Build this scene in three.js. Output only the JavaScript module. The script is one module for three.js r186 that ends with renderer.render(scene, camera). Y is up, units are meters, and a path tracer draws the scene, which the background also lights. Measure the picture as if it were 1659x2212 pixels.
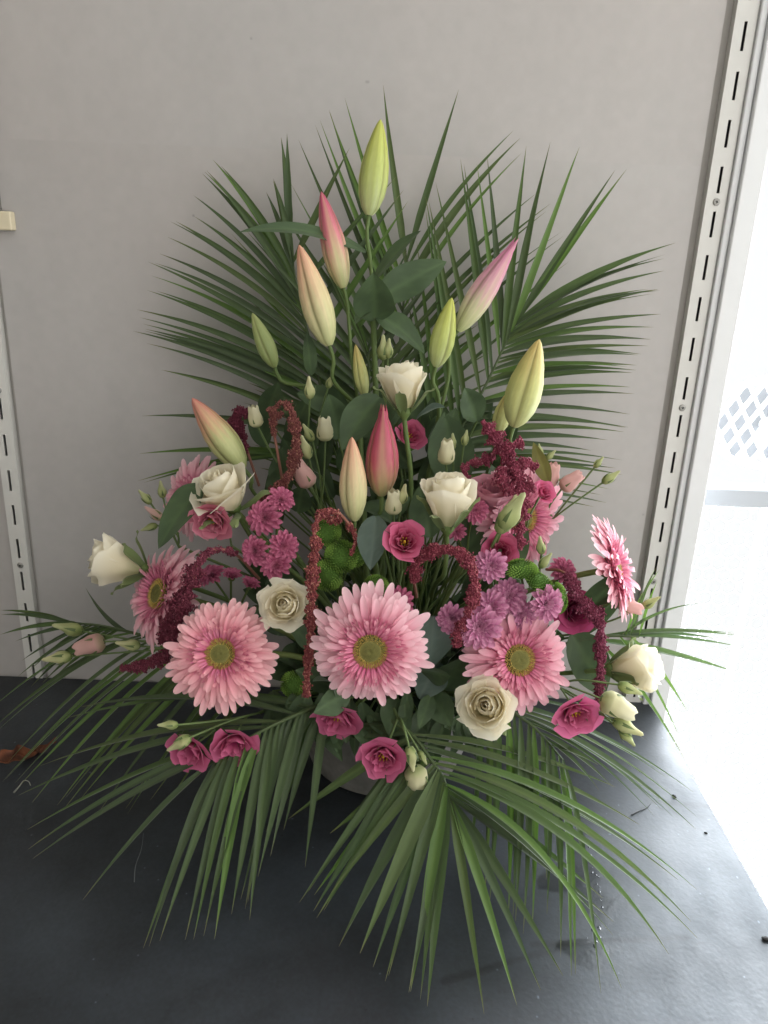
import * as THREE from 'three';
import { mergeGeometries } from 'three/addons/utils/BufferGeometryUtils.js';
import { RoundedBoxGeometry } from 'three/addons/geometries/RoundedBoxGeometry.js';
import { RectAreaLightUniformsLib } from 'three/addons/lights/RectAreaLightUniformsLib.js';

// ------------------------------------------------------------------ camera, light, exposure
const V = (x, y, z) => new THREE.Vector3(x, y, z);
const D2R = Math.PI / 180;
const scene = new THREE.Scene();
scene.background = new THREE.Color(0x000000);
const camera = new THREE.PerspectiveCamera(2 * Math.atan(1106 / 1662) / D2R, 768 / 1024, 0.02, 30);
camera.position.set(0, 0.6, 0.96);
camera.rotation.set(-19 * D2R, 0, 2.3 * D2R, 'YXZ');
camera.updateMatrixWorld(true);
scene.add(camera);
RectAreaLightUniformsLib.init();
const renderer = new THREE.WebGLRenderer({ antialias: true });
renderer.setSize(768, 1024);
renderer.toneMapping = THREE.LinearToneMapping;
renderer.toneMappingExposure = 0.79;
renderer.shadowMap.enabled = true;
// daylight through the tall window beside the wall (in view) ...
const windowLight = new THREE.RectAreaLight(new THREE.Color(0.85, 0.925, 1.0), 36.0, 1.25, 2.2);
windowLight.position.set(1.06, 0.35, -0.62); windowLight.lookAt(1.06, 0.35, 1); windowLight.name = 'window_daylight'; scene.add(windowLight);
// ... and through the shop front to the right of the table, which throws the soft shadows leftwards along the wall
const shopLight = new THREE.RectAreaLight(new THREE.Color(1.0, 0.985, 0.965), 5.6, 0.9, 1.1);
shopLight.position.set(1.83, 0.70, 1.65); shopLight.lookAt(0, 0.70, 1.65); shopLight.name = 'shop_front_daylight'; scene.add(shopLight);

// ------------------------------------------------------------------ small tools
let seed = 20240611;
const rnd = () => { seed = (seed + 0x6D2B79F5) | 0; let t = Math.imul(seed ^ (seed >>> 15), 1 | seed); t = (t + Math.imul(t ^ (t >>> 7), 61 | t)) ^ t; return ((t ^ (t >>> 14)) >>> 0) / 4294967296; };
const rr = (a, b) => a + (b - a) * rnd();
const mix = (a, b, t) => a + (b - a) * t;
const clamp = (x, a = 0, b = 1) => Math.min(b, Math.max(a, x));
const ss = (a, b, x) => { const t = clamp((x - a) / (b - a)); return t * t * (3 - 2 * t); };
const col = (h) => new THREE.Color(h);
const mixc = (a, b, t) => a.clone().lerp(b, clamp(t));
const ramp = (stops, t) => { for (let i = 1; i < stops.length; i++) if (t <= stops[i][0]) return mixc(stops[i - 1][1], stops[i][1], (t - stops[i - 1][0]) / (stops[i][0] - stops[i - 1][0])); return stops[stops.length - 1][1].clone(); };
const table1 = (stops, t) => { for (let i = 1; i < stops.length; i++) if (t <= stops[i][0]) return mix(stops[i - 1][1], stops[i][1], ss(0, 1, (t - stops[i - 1][0]) / (stops[i][0] - stops[i - 1][0])) * 0.35 + 0.65 * (t - stops[i - 1][0]) / (stops[i][0] - stops[i - 1][0])); return stops[stops.length - 1][1]; };
// a sight line of the survey (a reading on the 1659 x 2212 print) met with the plane at distance z from the wall, or at height h over the table
const sight = (x, y) => V((x - 829.5) / 1662, -(y - 1106) / 1662, -1).applyQuaternion(camera.quaternion);
const at = (x, y, z) => { const d = sight(x, y); return camera.position.clone().addScaledVector(d, (z - camera.position.z) / d.z); };
const atH = (x, y, h) => { const d = sight(x, y); return camera.position.clone().addScaledVector(d, (h - camera.position.y) / d.y); };

const used = {};
const numbered = (n) => { const k = used[n] = (used[n] ?? -1) + 1; return k ? n + '_' + String(k).padStart(3, '0') : n; };
function thing(name, label, category, base, group) {
  const o = new THREE.Group(); o.name = numbered(name); o.position.copy(base ?? V(0, 0, 0));
  o.userData = { label, category }; if (group) o.userData.group = group;
  scene.add(o); return o;
}
function part(parent, name, geo, mat, kind) {       // geometry given in the parent's own space
  const m = new THREE.Mesh(geo, mat); m.name = name; m.castShadow = m.receiveShadow = true;
  if (kind) m.userData.kind = kind;
  parent.add(m); return m;
}
function wpart(t, name, geo, mat, kind) { geo.translate(-t.position.x, -t.position.y, -t.position.z); return part(t, name, geo, mat, kind); }   // geometry given in the room's space
function struct(name, geo, mat) { const m = part(scene, name, geo, mat); m.userData.kind = 'structure'; return m; }
function box(x0, x1, y0, y1, z0, z1) { const g = new THREE.BoxGeometry(x1 - x0, y1 - y0, z1 - z0); g.translate((x0 + x1) / 2, (y0 + y1) / 2, (z0 + z1) / 2); return g; }

// a sheet over (u, v) in 0..1 with a colour of its own at every point
function sheet(nu, nv, f, c) {
  const p = [], q = [], uv = [], ix = [];
  for (let j = 0; j <= nv; j++) for (let i = 0; i <= nu; i++) {
    const u = i / nu, v = j / nv, a = f(u, v); p.push(a.x ?? a[0], a.y ?? a[1], a.z ?? a[2]); uv.push(u, v);
    if (c) { const k = c(u, v); q.push(k.r, k.g, k.b); }
  }
  for (let j = 0; j < nv; j++) for (let i = 0; i < nu; i++) { const a = j * (nu + 1) + i, b = a + 1, d = a + nu + 1, e = d + 1; ix.push(a, b, e, a, e, d); }
  const g = new THREE.BufferGeometry();
  g.setAttribute('position', new THREE.Float32BufferAttribute(p, 3)); g.setAttribute('uv', new THREE.Float32BufferAttribute(uv, 2));
  if (c) g.setAttribute('color', new THREE.Float32BufferAttribute(q, 3));
  g.setIndex(ix); g.computeVertexNormals(); return g;
}
// a round stalk along points; radius and colour may change along it
function stalk(pts, rad, n = 10, m = 6, c) {
  const curve = pts.length > 2 ? new THREE.CatmullRomCurve3(pts) : new THREE.LineCurve3(pts[0], pts[1]);
  const fr = curve.computeFrenetFrames(n, false), P = curve.getSpacedPoints(n);
  const g = sheet(m, n, (u, v) => {
    const k = Math.round(v * n), a = u * Math.PI * 2, r = typeof rad === 'function' ? rad(v, a) : rad;
    return P[k].clone().addScaledVector(fr.normals[k], Math.cos(a) * r).addScaledVector(fr.binormals[k], Math.sin(a) * r);
  }, c && ((u, v) => c(v, u)));
  return g;
}
function bend(a, b, sag = 0.1, n = 3, dir = V(0, 1, 0)) {     // points from a to b, bowed
  const out = [], L = a.distanceTo(b);
  for (let i = 0; i <= n; i++) { const t = i / n; out.push(a.clone().lerp(b, t).addScaledVector(dir, 4 * t * (1 - t) * sag * L)); }
  return out;
}
const quatUp = (d) => new THREE.Quaternion().setFromUnitVectors(V(0, 1, 0), d.clone().normalize());

// ------------------------------------------------------------------ materials
const petalMat = (o = {}) => new THREE.MeshPhysicalMaterial({ vertexColors: true, roughness: 0.95, transmission: 0.28, thickness: 0, specularIntensity: 0.4, side: THREE.DoubleSide, ...o });
const M = {
  petal: petalMat(),
  rose: petalMat({ transmission: 0.42, roughness: 0.95 }),
  waxy: new THREE.MeshPhysicalMaterial({ vertexColors: true, roughness: 0.5, clearcoat: 0.12, clearcoatRoughness: 0.45, side: THREE.DoubleSide }),
  palm: new THREE.MeshPhysicalMaterial({ vertexColors: true, roughness: 1.0, transmission: 0.52, thickness: 0, clearcoat: 0.36, clearcoatRoughness: 0.28, side: THREE.DoubleSide }),
  leaf: new THREE.MeshPhysicalMaterial({ vertexColors: true, roughness: 0.9, transmission: 0.2, thickness: 0, clearcoat: 0.28, clearcoatRoughness: 0.34, side: THREE.DoubleSide }),
  stem: new THREE.MeshStandardMaterial({ color: col(0x5b6f3a), roughness: 0.65 }),
  thinStem: new THREE.MeshStandardMaterial({ color: col(0x667a48), roughness: 0.65 }),
  rachis: new THREE.MeshStandardMaterial({ color: col(0x4a5a34), roughness: 0.55 }),
  amaranthStem: new THREE.MeshStandardMaterial({ color: col(0x8f5f50), roughness: 0.6 }),
  grain: new THREE.MeshStandardMaterial({ vertexColors: true, roughness: 0.85 }),
  fuzzy: new THREE.MeshStandardMaterial({ vertexColors: true, roughness: 0.9, side: THREE.DoubleSide }),
};

// ------------------------------------------------------------------ textures of the setting
function noiseGrid(n) { const a = new Float32Array(n * n); for (let i = 0; i < n * n; i++) a[i] = rnd(); return (x, y) => { const xi = Math.floor(x), yi = Math.floor(y), fx = x - xi, fy = y - yi, sx = fx * fx * (3 - 2 * fx), sy = fy * fy * (3 - 2 * fy), w = (i) => ((i % n) + n) % n, g = (i, j) => a[w(j) * n + w(i)]; return mix(mix(g(xi, yi), g(xi + 1, yi), sx), mix(g(xi, yi + 1), g(xi + 1, yi + 1), sx), sy); }; }
const N1 = noiseGrid(128);
const fbm = (x, y, o = 4) => { let s = 0, a = 0.5, t = 0; for (let i = 0; i < o; i++) { s += a * N1(x, y); t += a; a *= 0.5; x = x * 2.03 + 17.3; y = y * 2.03 + 5.7; } return s / t; };
function dataTex(w, h, f, srgb) {
  const d = new Uint8Array(w * h * 4);
  for (let j = 0; j < h; j++) for (let i = 0; i < w; i++) { const c = f((i + 0.5) / w, (j + 0.5) / h, i, j), k = (j * w + i) * 4; d[k] = clamp(c[0]) * 255; d[k + 1] = clamp(c[1]) * 255; d[k + 2] = clamp(c[2]) * 255; d[k + 3] = 255; }
  const t = new THREE.DataTexture(d, w, h); t.magFilter = THREE.LinearFilter; t.minFilter = THREE.LinearMipmapLinearFilter; t.generateMipmaps = true; t.wrapS = t.wrapT = THREE.RepeatWrapping; if (srgb) t.colorSpace = THREE.SRGBColorSpace; t.needsUpdate = true; return t;
}
// painted board: warm off-white, faint mottling, a few specks and scuffs
const specks = []; for (let i = 0; i < 34; i++) specks.push([rnd(), rnd(), rr(0.0005, 0.0011), rr(0.08, 0.22)]);
const wallTex = dataTex(768, 768, (u, v) => {
  let k = 1 + (fbm(u * 9, v * 9) - 0.5) * 0.04 + (fbm(u * 40 + 7, v * 5, 3) - 0.5) * 0.025 + (fbm(u * 160, v * 160, 2) - 0.5) * 0.03;
  for (const [a, b, r, s] of specks) { const d = Math.hypot(u - a, v - b); if (d < r) k -= s; }
  const pk = (fbm(u * 4 + 9, v * 4) - 0.5) * 0.02;
  return [0.704 * k + pk, 0.684 * k, 0.676 * k - pk * 0.4];
}, true);
const wallMat = new THREE.MeshStandardMaterial({ map: wallTex, roughness: 0.6 });
const whiteMetal = new THREE.MeshStandardMaterial({ color: col(0xd2d0cc), roughness: 0.42 });
const frameMat = new THREE.MeshStandardMaterial({ color: col(0xdfe0e2), roughness: 0.45 });
const roomMat = new THREE.MeshStandardMaterial({ color: col(0xcfcac2), roughness: 0.9 });
const screwMat = new THREE.MeshStandardMaterial({ color: col(0x9c9a96), roughness: 0.4, metalness: 0.7 });
const gapMat = new THREE.MeshStandardMaterial({ color: col(0xa19d98), roughness: 0.8 });

// table top laminate: u,v span the slab from (-1.2, 0.004) to (0.392, 1.1)
const TX0 = -1.2, TX1 = 0.392, TZ0 = 0.004, TZ1 = 1.1;
const blobs = (list) => (x, z) => { let m = 0; for (const [bx, bz, rx, rz] of list) { const d = Math.hypot((x - bx) / rx, (z - bz) / rz) + (fbm(x * 60, z * 60, 3) - 0.5) * 0.9; m = Math.max(m, ss(1.05, 0.86, d)); } return m; };
const T = (x, y) => { const p = atH(x, y, 0); return [p.x, p.z]; };
const wetAt = blobs([[...T(1265, 1880), 0.020, 0.022], [...T(1290, 1960), 0.018, 0.03], [...T(1215, 1905), 0.024, 0.016], [...T(1270, 2060), 0.026, 0.018], [...T(1235, 1815), 0.016, 0.02]]);
const rings = [[...T(1530, 2060), 0.012], [...T(1470, 2140), 0.014], [...T(1400, 2180), 0.017], [...T(1490, 2190), 0.016]];
const streaks = [[...T(960, 2120), ...T(1230, 2040), 0.0035], [...T(1150, 2040), ...T(1480, 2025), 0.003], [...T(1400, 1730), ...T(1560, 1745), 0.004]];
const segD = (x, z, a, b, c, d) => { const t = clamp(((x - a) * (c - a) + (z - b) * (d - b)) / ((c - a) ** 2 + (d - b) ** 2)); return Math.hypot(x - a - t * (c - a), z - b - t * (d - b)); };
const crumbs = []; for (let i = 0; i < 150; i++) crumbs.push([rr(-0.6, 0.39), rr(0.02, 0.56), rr(0.0005, 0.0011), rnd() < 0.7 ? 0.22 : -0.08]);
const TXN = 1152, TZN = 768;
const tx = (u) => mix(TX0, TX1, u), tz = (v) => mix(TZ0, TZ1, v);
const crumbGrid = new Map(); for (const c of crumbs) { const k = Math.floor(c[0] * 50) + ',' + Math.floor(c[1] * 50); crumbGrid.set(k, [...(crumbGrid.get(k) ?? []), c]); }
const tableTex = dataTex(TXN, TZN, (u, v) => {
  const x = tx(u), z = tz(v);
  let k = 0.20 + (fbm(x * 14, z * 14) - 0.5) * 0.10 + (fbm(x * 5 + 4, z * 9, 4) - 0.5) * 0.12 + (fbm(x * 400, z * 400, 2) - 0.5) * 0.045;
  if (x > -0.7 && z < 0.62) {
    const w = wetAt(x, z); k *= 1 - 0.18 * w;
    for (const [a, b, r] of rings) { const d = Math.abs(Math.hypot(x - a, z - b) - r); if (d < 0.0014) k -= 0.035 * (1 - d / 0.0014) * (0.4 + fbm(x * 150, z * 150, 2)); }
    for (const [a, b, c, d, wd] of streaks) { const q = segD(x, z, a, b, c, d) / (wd * (0.5 + fbm(x * 70, z * 70, 3) * 1.6)); if (q < 1) k -= 0.055 * (1 - q * q); }
    for (const c of crumbGrid.get(Math.floor(x * 50) + ',' + Math.floor(z * 50)) ?? []) if (Math.hypot(x - c[0], z - c[1]) < c[2]) k += c[3];
  }
  return [k * 0.90, k * 1.0, k * 1.10];
}, true);
const tableRough = dataTex(TXN, TZN, (u, v) => {
  const x = tx(u), z = tz(v); let k = 0.49 + (fbm(x * 18 + 3, z * 18) - 0.5) * 0.26 + (fbm(x * 90, z * 30) - 0.5) * 0.10;
  if (x > 0.1 && z < 0.62) k = mix(k, 0.30, wetAt(x, z));
  return [k, k, k];
});
const tableBump = dataTex(512, 512, (u, v) => { const k = fbm(u * 90, v * 90, 3); return [k, k, k]; }); tableBump.repeat.set(6, 4);
const tableMat = new THREE.MeshStandardMaterial({ map: tableTex, roughnessMap: tableRough, roughness: 1, bumpMap: tableBump, bumpScale: 0.00012 });

// ------------------------------------------------------------------ the setting
const WY0 = -0.9, WY1 = 1.7;
function boardUV(g, x0, y0, w, h) { const p = g.attributes.position, u = []; for (let i = 0; i < p.count; i++) u.push((p.getX(i) - x0) / w, (p.getY(i) - y0) / h); g.setAttribute('uv', new THREE.Float32BufferAttribute(u, 2)); return g; }
struct('wall', boardUV(box(-0.4715, 0.3445, WY0, WY1, -0.018, 0), -0.9, -0.9, 1.6, 1.6), wallMat);
struct('wall', boardUV(box(-1.9, -0.5005, WY0, WY1, -0.018, 0), -2.1, -0.9, 1.6, 1.6), wallMat).name = 'wall_left_bay';
struct('wall', mergeGeometries([box(-1.95, 0.4105, WY0, WY1, -0.12, -0.019), box(-0.4768, -0.4716, WY0, WY1, -0.0189, -0.0045), box(0.3446, 0.3538, WY0, WY1, -0.0189, -0.0045)]), gapMat).name = 'wall_backing';
struct('floor', box(-1.95, 1.95, WY0 - 0.1, WY0, -0.10, 2.85), new THREE.MeshStandardMaterial({ color: col(0xa7a39c), roughness: 0.7 }));
struct('ceiling', box(-1.95, 1.95, WY1, WY1 + 0.1, -0.7, 2.85), roomMat);
struct('wall_left', box(-2.05, -1.95, WY0, WY1, -0.12, 2.85), roomMat);
struct('wall_rear', box(-2.05, 1.95, WY0, WY1, 2.85, 2.95), roomMat);
{ // the side wall round the shop front
  const g = mergeGeometries([box(1.72, 1.8, WY0, WY1, 0.0, 1.18), box(1.72, 1.8, WY0, WY1, 2.12, 2.85), box(1.72, 1.8, WY0, 0.13, 1.18, 2.12), box(1.72, 1.8, 1.27, WY1, 1.18, 2.12)]);
  struct('wall_right', g, roomMat);
}
{ const g = box(TX0, TX1, -0.028, 0, TZ0, TZ1), p = g.attributes.position, u = []; for (let i = 0; i < p.count; i++) u.push((p.getX(i) - TX0) / (TX1 - TX0), (p.getZ(i) - TZ0) / (TZ1 - TZ0)); g.setAttribute('uv', new THREE.Float32BufferAttribute(u, 2));
  const t = thing('counter', 'dark charcoal counter with water marks under the flower arrangement', 'counter', V(-0.4, WY0, 0.5));
  wpart(t, 'countertop', g, tableMat);
  wpart(t, 'cabinet', box(TX0 + 0.03, TX1 - 0.03, WY0, -0.0285, TZ0 + 0.01, TZ1 - 0.06), new THREE.MeshStandardMaterial({ color: col(0x3a3d40), roughness: 0.6 }));
}

// slotted uprights let into the gaps between the boards
function upright(label, xc, x0, x1, screwYs) {
  const t = thing('slotted_upright', label, 'shelf upright', V(xc, WY0, 0), 'slotted shelf uprights on the wall');
  const s = new THREE.Shape([new THREE.Vector2(x0, WY0), new THREE.Vector2(x1, WY0), new THREE.Vector2(x1, WY1), new THREE.Vector2(x0, WY1)]);
  const y0 = screwYs[0], pitch = 0.0475;
  for (let k = -34; k < 30; k++) {
    const yc = y0 + (k + 0.5) * pitch; if (yc < WY0 + 0.05 || yc > WY1 - 0.05) continue;
    const h = new THREE.Path(); h.moveTo(xc - 0.0017, yc - 0.014); h.lineTo(xc + 0.0017, yc - 0.014); h.lineTo(xc + 0.0017, yc + 0.014); h.lineTo(xc - 0.0017, yc + 0.014); h.lineTo(xc - 0.0017, yc - 0.014); s.holes.push(h);
  }
  const face = new THREE.ExtrudeGeometry(s, { depth: 0.0016, bevelEnabled: false }); face.translate(0, 0, 0.0044);
  wpart(t, 'slotted_face', face, whiteMetal);
  wpart(t, 'flange', box(x0, x0 + 0.0015, WY0, WY1, -0.018, 0.0043), whiteMetal); wpart(t, 'flange', box(x1 - 0.0015, x1, WY0, WY1, -0.018, 0.0043), whiteMetal);
  wpart(t, 'darkened_channel_back', box(x0 + 0.0016, x1 - 0.0016, WY0, WY1, -0.0188, -0.016), new THREE.MeshStandardMaterial({ color: col(0x37363a), roughness: 0.9 }));  // back plate coloured dark to stand for the shade inside the channel
  for (const y of screwYs) {
    const g = new THREE.LatheGeometry([[0.0009, 0.0006], [0.0012, 0.0014], [0.0034, 0.0012], [0.0042, 0.0002], [0.0042, -0.0006]].map(([a, b]) => new THREE.Vector2(a, b)), 20); g.rotateX(Math.PI / 2); g.translate(xc, y, 0.0062);
    const sc = wpart(t, 'screw', g, screwMat);
    part(sc, 'cross_slot', mergeGeometries([-1, 1].map((k) => { const b = new THREE.BoxGeometry(0.0032, 0.0008, 0.0004); b.rotateZ(k * Math.PI / 4 + 0.3 + (k > 0 ? 0 : 0)); b.translate(xc - t.position.x, y - t.position.y, 0.0077 + (k > 0 ? 0.0002 : 0)); return b; })), new THREE.MeshStandardMaterial({ color: col(0x3b3a39), roughness: 0.7 }));
  }
}
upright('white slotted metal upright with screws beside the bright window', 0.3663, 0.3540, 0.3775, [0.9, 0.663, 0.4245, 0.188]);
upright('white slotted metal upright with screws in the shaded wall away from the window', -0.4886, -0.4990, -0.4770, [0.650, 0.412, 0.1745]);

{ // window frame and glazing beside the wall
  const t = thing('window', 'tall overexposed window with white frame beside the slotted upright', 'window', V(1.05, WY0, -0.03));
  const barMat = new THREE.MeshStandardMaterial({ color: col(0xb4b8be), roughness: 0.5 });
  const bar = (x0, x1, y0, y1, z0, z1, name) => { const g = new RoundedBoxGeometry(x1 - x0, y1 - y0, z1 - z0, 2, 0.002); g.translate((x0 + x1) / 2, (y0 + y1) / 2, (z0 + z1) / 2); wpart(t, name, g, name === 'glazing_bar' ? barMat : frameMat); };
  bar(0.3785, 0.3865, WY0, WY1, -0.10, 0.0105, 'stop_bead');
  bar(0.3870, 0.4110, WY0, WY1, -0.10, 0.0165, 'jamb');
  bar(1.68, 1.72, WY0, WY1, -0.10, 0.0, 'jamb');
  const b0 = at(1560, 1090, -0.05).y, b1 = at(1560, 1052, -0.05).y;
  bar(0.4115, 1.679, b0, b1, -0.075, -0.04, 'glazing_bar');
  bar(0.4115, 1.679, WY0 + 0.001, WY0 + 0.08, -0.075, -0.04, 'bottom_rail'); bar(0.4115, 1.679, WY1 - 0.08, WY1 - 0.001, -0.075, -0.04, 'top_rail');
  const glass = new THREE.MeshPhysicalMaterial({ color: 0xffffff, roughness: 0.02, transmission: 1, thickness: 0, ior: 1.5, specularIntensity: 0.6 });
  wpart(t, 'pane', box(0.4115, 1.679, b1, WY1 - 0.08, -0.058, -0.0575), glass); wpart(t, 'pane', box(0.4115, 1.679, WY0 + 0.08, b0, -0.058, -0.0575), glass);
}
{ // the white glare outside, the round trellis ornament and the wire net that stand before it
  const sky = new THREE.MeshStandardMaterial({ color: 0x000000, emissive: new THREE.Color(0.97, 0.99, 1.0), emissiveIntensity: 1.25, roughness: 1 });
  struct('sky', box(0.30, 1.90, -2.6, WY1, -0.69, -0.66), sky);
  const sky2 = struct('sky', box(1.86, 1.88, 0.08, 1.32, 1.13, 2.17), sky); sky2.name = 'sky_shop_front';
  const white = new THREE.MeshPhysicalMaterial({ color: col(0xf4f4f2), roughness: 0.95, transmission: 0.5, thickness: 0 }), greyCell = new THREE.MeshStandardMaterial({ color: col(0x86888c), roughness: 0.7 });
  const zt = -0.2, c = at(1690, 915, zt), rx = 0.115, ry = 0.07;
  const t = thing('trellis_ornament', 'white diamond trellis ornament with arched outline seen through the bright window', 'ornament', V(c.x, c.y - ry, zt));
  const inside = (x, y) => (x / rx) ** 2 + (y / ry) ** 2 < 1;
  for (const s of [-1, 1]) for (let k = -7; k <= 7; k++) {
    let a = null, b = null;
    for (let q = -60; q <= 60; q++) { const y = q / 60 * ry, x = k * 0.026 + s * y * 0.62; if (inside(x, y)) { a ??= V(x, y, 0); b = V(x, y, 0); } }
    if (!a || a.distanceTo(b) < 0.012) continue;
    const L = a.distanceTo(b), g = new THREE.BoxGeometry(0.006, L, 0.004); g.rotateZ(-Math.atan2(b.x - a.x, b.y - a.y)); g.translate(c.x + (a.x + b.x) / 2, c.y + (a.y + b.y) / 2, zt + s * 0.0021); wpart(t, 'slat', g, white);
  }
  for (let i = -9; i <= 9; i++) for (let j = -9; j <= 9; j++) {      // grey infill between the slats
    const x = (i + j + 1) * 0.013, y = (j - i) * 0.013 / 0.62; if (!inside(x * 1.12, y * 1.16) || Math.hypot(x + 0.01, y + 0.01) < 0.03) continue;
    const g = new THREE.BoxGeometry(0.0138, 0.0138, 0.001); g.rotateZ(Math.PI / 4); g.scale(1, 1.6, 1); g.translate(c.x + x, c.y + y, zt); wpart(t, 'infill', g, greyCell);
  }
  const loop = []; for (let i = 0; i <= 24; i++) loop.push(V(c.x + Math.cos(i / 24 * Math.PI * 2) * rx, c.y + Math.sin(i / 24 * Math.PI * 2) * ry, zt));
  wpart(t, 'hoop', stalk(loop, 0.005, 60, 6), white);
  const gs = []; for (let k = 0; k < 5; k++) { const g = new THREE.SphereGeometry(0.014, 10, 8); g.scale(1, 0.8, 0.4); g.translate(c.x - 0.01 + Math.cos(k * 1.257) * 0.018, c.y - 0.01 + Math.sin(k * 1.257) * 0.016, zt + 0.006); gs.push(g); }
  wpart(t, 'rosette', mergeGeometries(gs), white);
  wpart(t, 'stake', box(c.x - 0.004, c.x + 0.004, WY0, c.y - ry, zt - 0.004, zt + 0.004), white);
  const net = [], hx = 0.011, hy = 0.013, zn = -0.12, yTop = at(1560, 1092, zn).y;
  for (let i = 0; i < 46; i++) for (let j = 0; j < 60; j++) {
    const x = 0.42 + i * 2 * hx + (j % 2) * hx, y = yTop - j * 1.5 * hy; if (x > 1.3 || y < -0.75) continue;
    for (const [dx, dy] of [[hx, -hy / 2], [-hx, -hy / 2]]) { const L = Math.hypot(dx, dy), g = new THREE.BoxGeometry(0.0009, L, 0.0009); g.rotateZ(-Math.atan2(dx, dy)); g.translate(x + dx / 2, y + dy / 2, zn); net.push(g); }
    const g = new THREE.BoxGeometry(0.0009, hy, 0.0009); g.translate(x, y + hy / 2, zn + 0.001); net.push(g);
  }
  const nt = new THREE.Mesh(mergeGeometries(net), white); nt.name = 'wire_netting'; nt.userData = { label: 'fine white hexagonal wire netting behind the lower window pane', category: 'netting', kind: 'stuff' }; nt.castShadow = nt.receiveShadow = true; scene.add(nt);
}
{ // beige fitting at the left edge of the wall
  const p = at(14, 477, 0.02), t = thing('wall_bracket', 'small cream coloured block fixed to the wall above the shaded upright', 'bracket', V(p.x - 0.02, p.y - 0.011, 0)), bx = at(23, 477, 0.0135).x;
  const g = new RoundedBoxGeometry(0.055, 0.021, 0.013, 3, 0.002); g.translate(bx - 0.0275, at(14, 477, 0.0135).y, 0.0067); wpart(t, 'block', g, new THREE.MeshStandardMaterial({ color: col(0xd8ccb0), roughness: 0.5 }));
  const e = at(-9, 430, 0.012); const g2 = box(-0.62, e.x, p.y + 0.012, WY1, 0.0005, 0.012); wpart(t, 'board_edge_and_shadow', g2, new THREE.MeshStandardMaterial({ color: col(0x6d6a66), roughness: 0.6 }));  // grey strip: a thin board edge, its dark tone mostly a soft shadow
}

// ------------------------------------------------------------------ pot and foam
const PC = V(0.012, 0, 0.138), HEART = V(0.012, 0.115, 0.14);
{
  const t = thing('flower_pot', 'round grey bowl pot half hidden under drooping palm leaves', 'pot', PC.clone());
  const prof = [[0.0, 0.0005], [0.088, 0.0005], [0.094, 0.004], [0.104, 0.035], [0.112, 0.075], [0.117, 0.104], [0.1185, 0.110], [0.117, 0.113], [0.113, 0.111], [0.108, 0.08], [0.098, 0.03], [0.09, 0.012], [0, 0.011]].map(([a, b]) => new THREE.Vector2(a, b));
  const potTex = dataTex(512, 256, (u, v) => { const k = 0.50 + (fbm(u * 24, v * 12) - 0.5) * 0.12 + (fbm(u * 120, v * 60, 2) - 0.5) * 0.07; return [k, k * 0.975, k * 0.95]; }, true);
  part(t, 'bowl', new THREE.LatheGeometry(prof, 72), new THREE.MeshStandardMaterial({ map: potTex, roughness: 0.75 }));
  const f = thing('floral_foam', 'dark green wet foam block packed inside the grey pot', 'foam', V(PC.x, 0.0125, PC.z));
  const fg = new THREE.LatheGeometry([[0, 0], [0.086, 0], [0.097, 0.05], [0.1, 0.1], [0.085, 0.125], [0.05, 0.138], [0, 0.142]].map(([a, b]) => new THREE.Vector2(a, b)), 40);
  part(f, 'foam_body', fg, new THREE.MeshStandardMaterial({ color: col(0x1d2b1c), roughness: 1 }));
}

// ------------------------------------------------------------------ plant builders
const foot = (k = 1) => V(HEART.x + rr(-0.05, 0.05) * k, 0.105 + rr(-0.015, 0.015), HEART.z + rr(-0.045, 0.06) * k);
const toCam = (p) => camera.position.clone().sub(p).normalize();

// --- palm frond: rachis with one blade per leaflet
const palmCols = [[0x435a2c, 0x566f38], [0x3e522e, 0x506538], [0x4a5f2b, 0x5e7436], [0x405730, 0x526a3a], [0x48632c, 0x5b7836], [0x42582c, 0x546c36], [0x52742a, 0x678a35]];
function blade(a, b, o) {
  const L = a.distanceTo(b), w = o.w * 0.92, ctl = a.clone().lerp(b, o.cm ?? 0.45).add(o.bow.clone().multiplyScalar(L));
  const pt = (t) => V(mix(mix(a.x, ctl.x, t), mix(ctl.x, b.x, t), t), mix(mix(a.y, ctl.y, t), mix(ctl.y, b.y, t), t), mix(mix(a.z, ctl.z, t), mix(ctl.z, b.z, t), t));
  const c0 = col(o.c[0]), c1 = col(o.c[1]), tipc = col(0x8a8350), dry = o.dry ?? 0.02, k1 = rr(0.92, 1.1);
  return sheet(4, 14, (u, v) => {
    const p = pt(v), tan = pt(Math.min(1, v + 0.02)).sub(pt(Math.max(0, v - 0.02))).normalize();
    const nrm = o.n.clone().addScaledVector(V(Math.sin(v * 2.1 + o.ph), 0, Math.cos(v * 1.7 + o.ph)), 0.12 + v * o.tw).normalize();
    const side = tan.clone().cross(nrm).normalize(), up = side.clone().cross(tan).normalize();
    const prof = table1([[0, 0.30], [0.06, 0.48], [0.28, 1], [0.48, 0.92], [0.72, 0.58], [0.9, 0.2], [1, 0.015]], v);
    const s = (u - 0.5) * 2;
    return p.addScaledVector(side, s * w * prof * 0.5).addScaledVector(up, Math.abs(s) * w * prof * 0.3);
  }, (u, v) => { const s = Math.abs(u - 0.5) * 2, k = mixc(c0, c1, 0.35 + 0.4 * Math.sin(u * 19 + o.ph) * 0.5 + (s < 0.1 ? 0.5 : 0)); return mixc(k.multiplyScalar(k1), tipc, ss(1 - dry, 1, v) * 0.8); });
}
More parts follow.
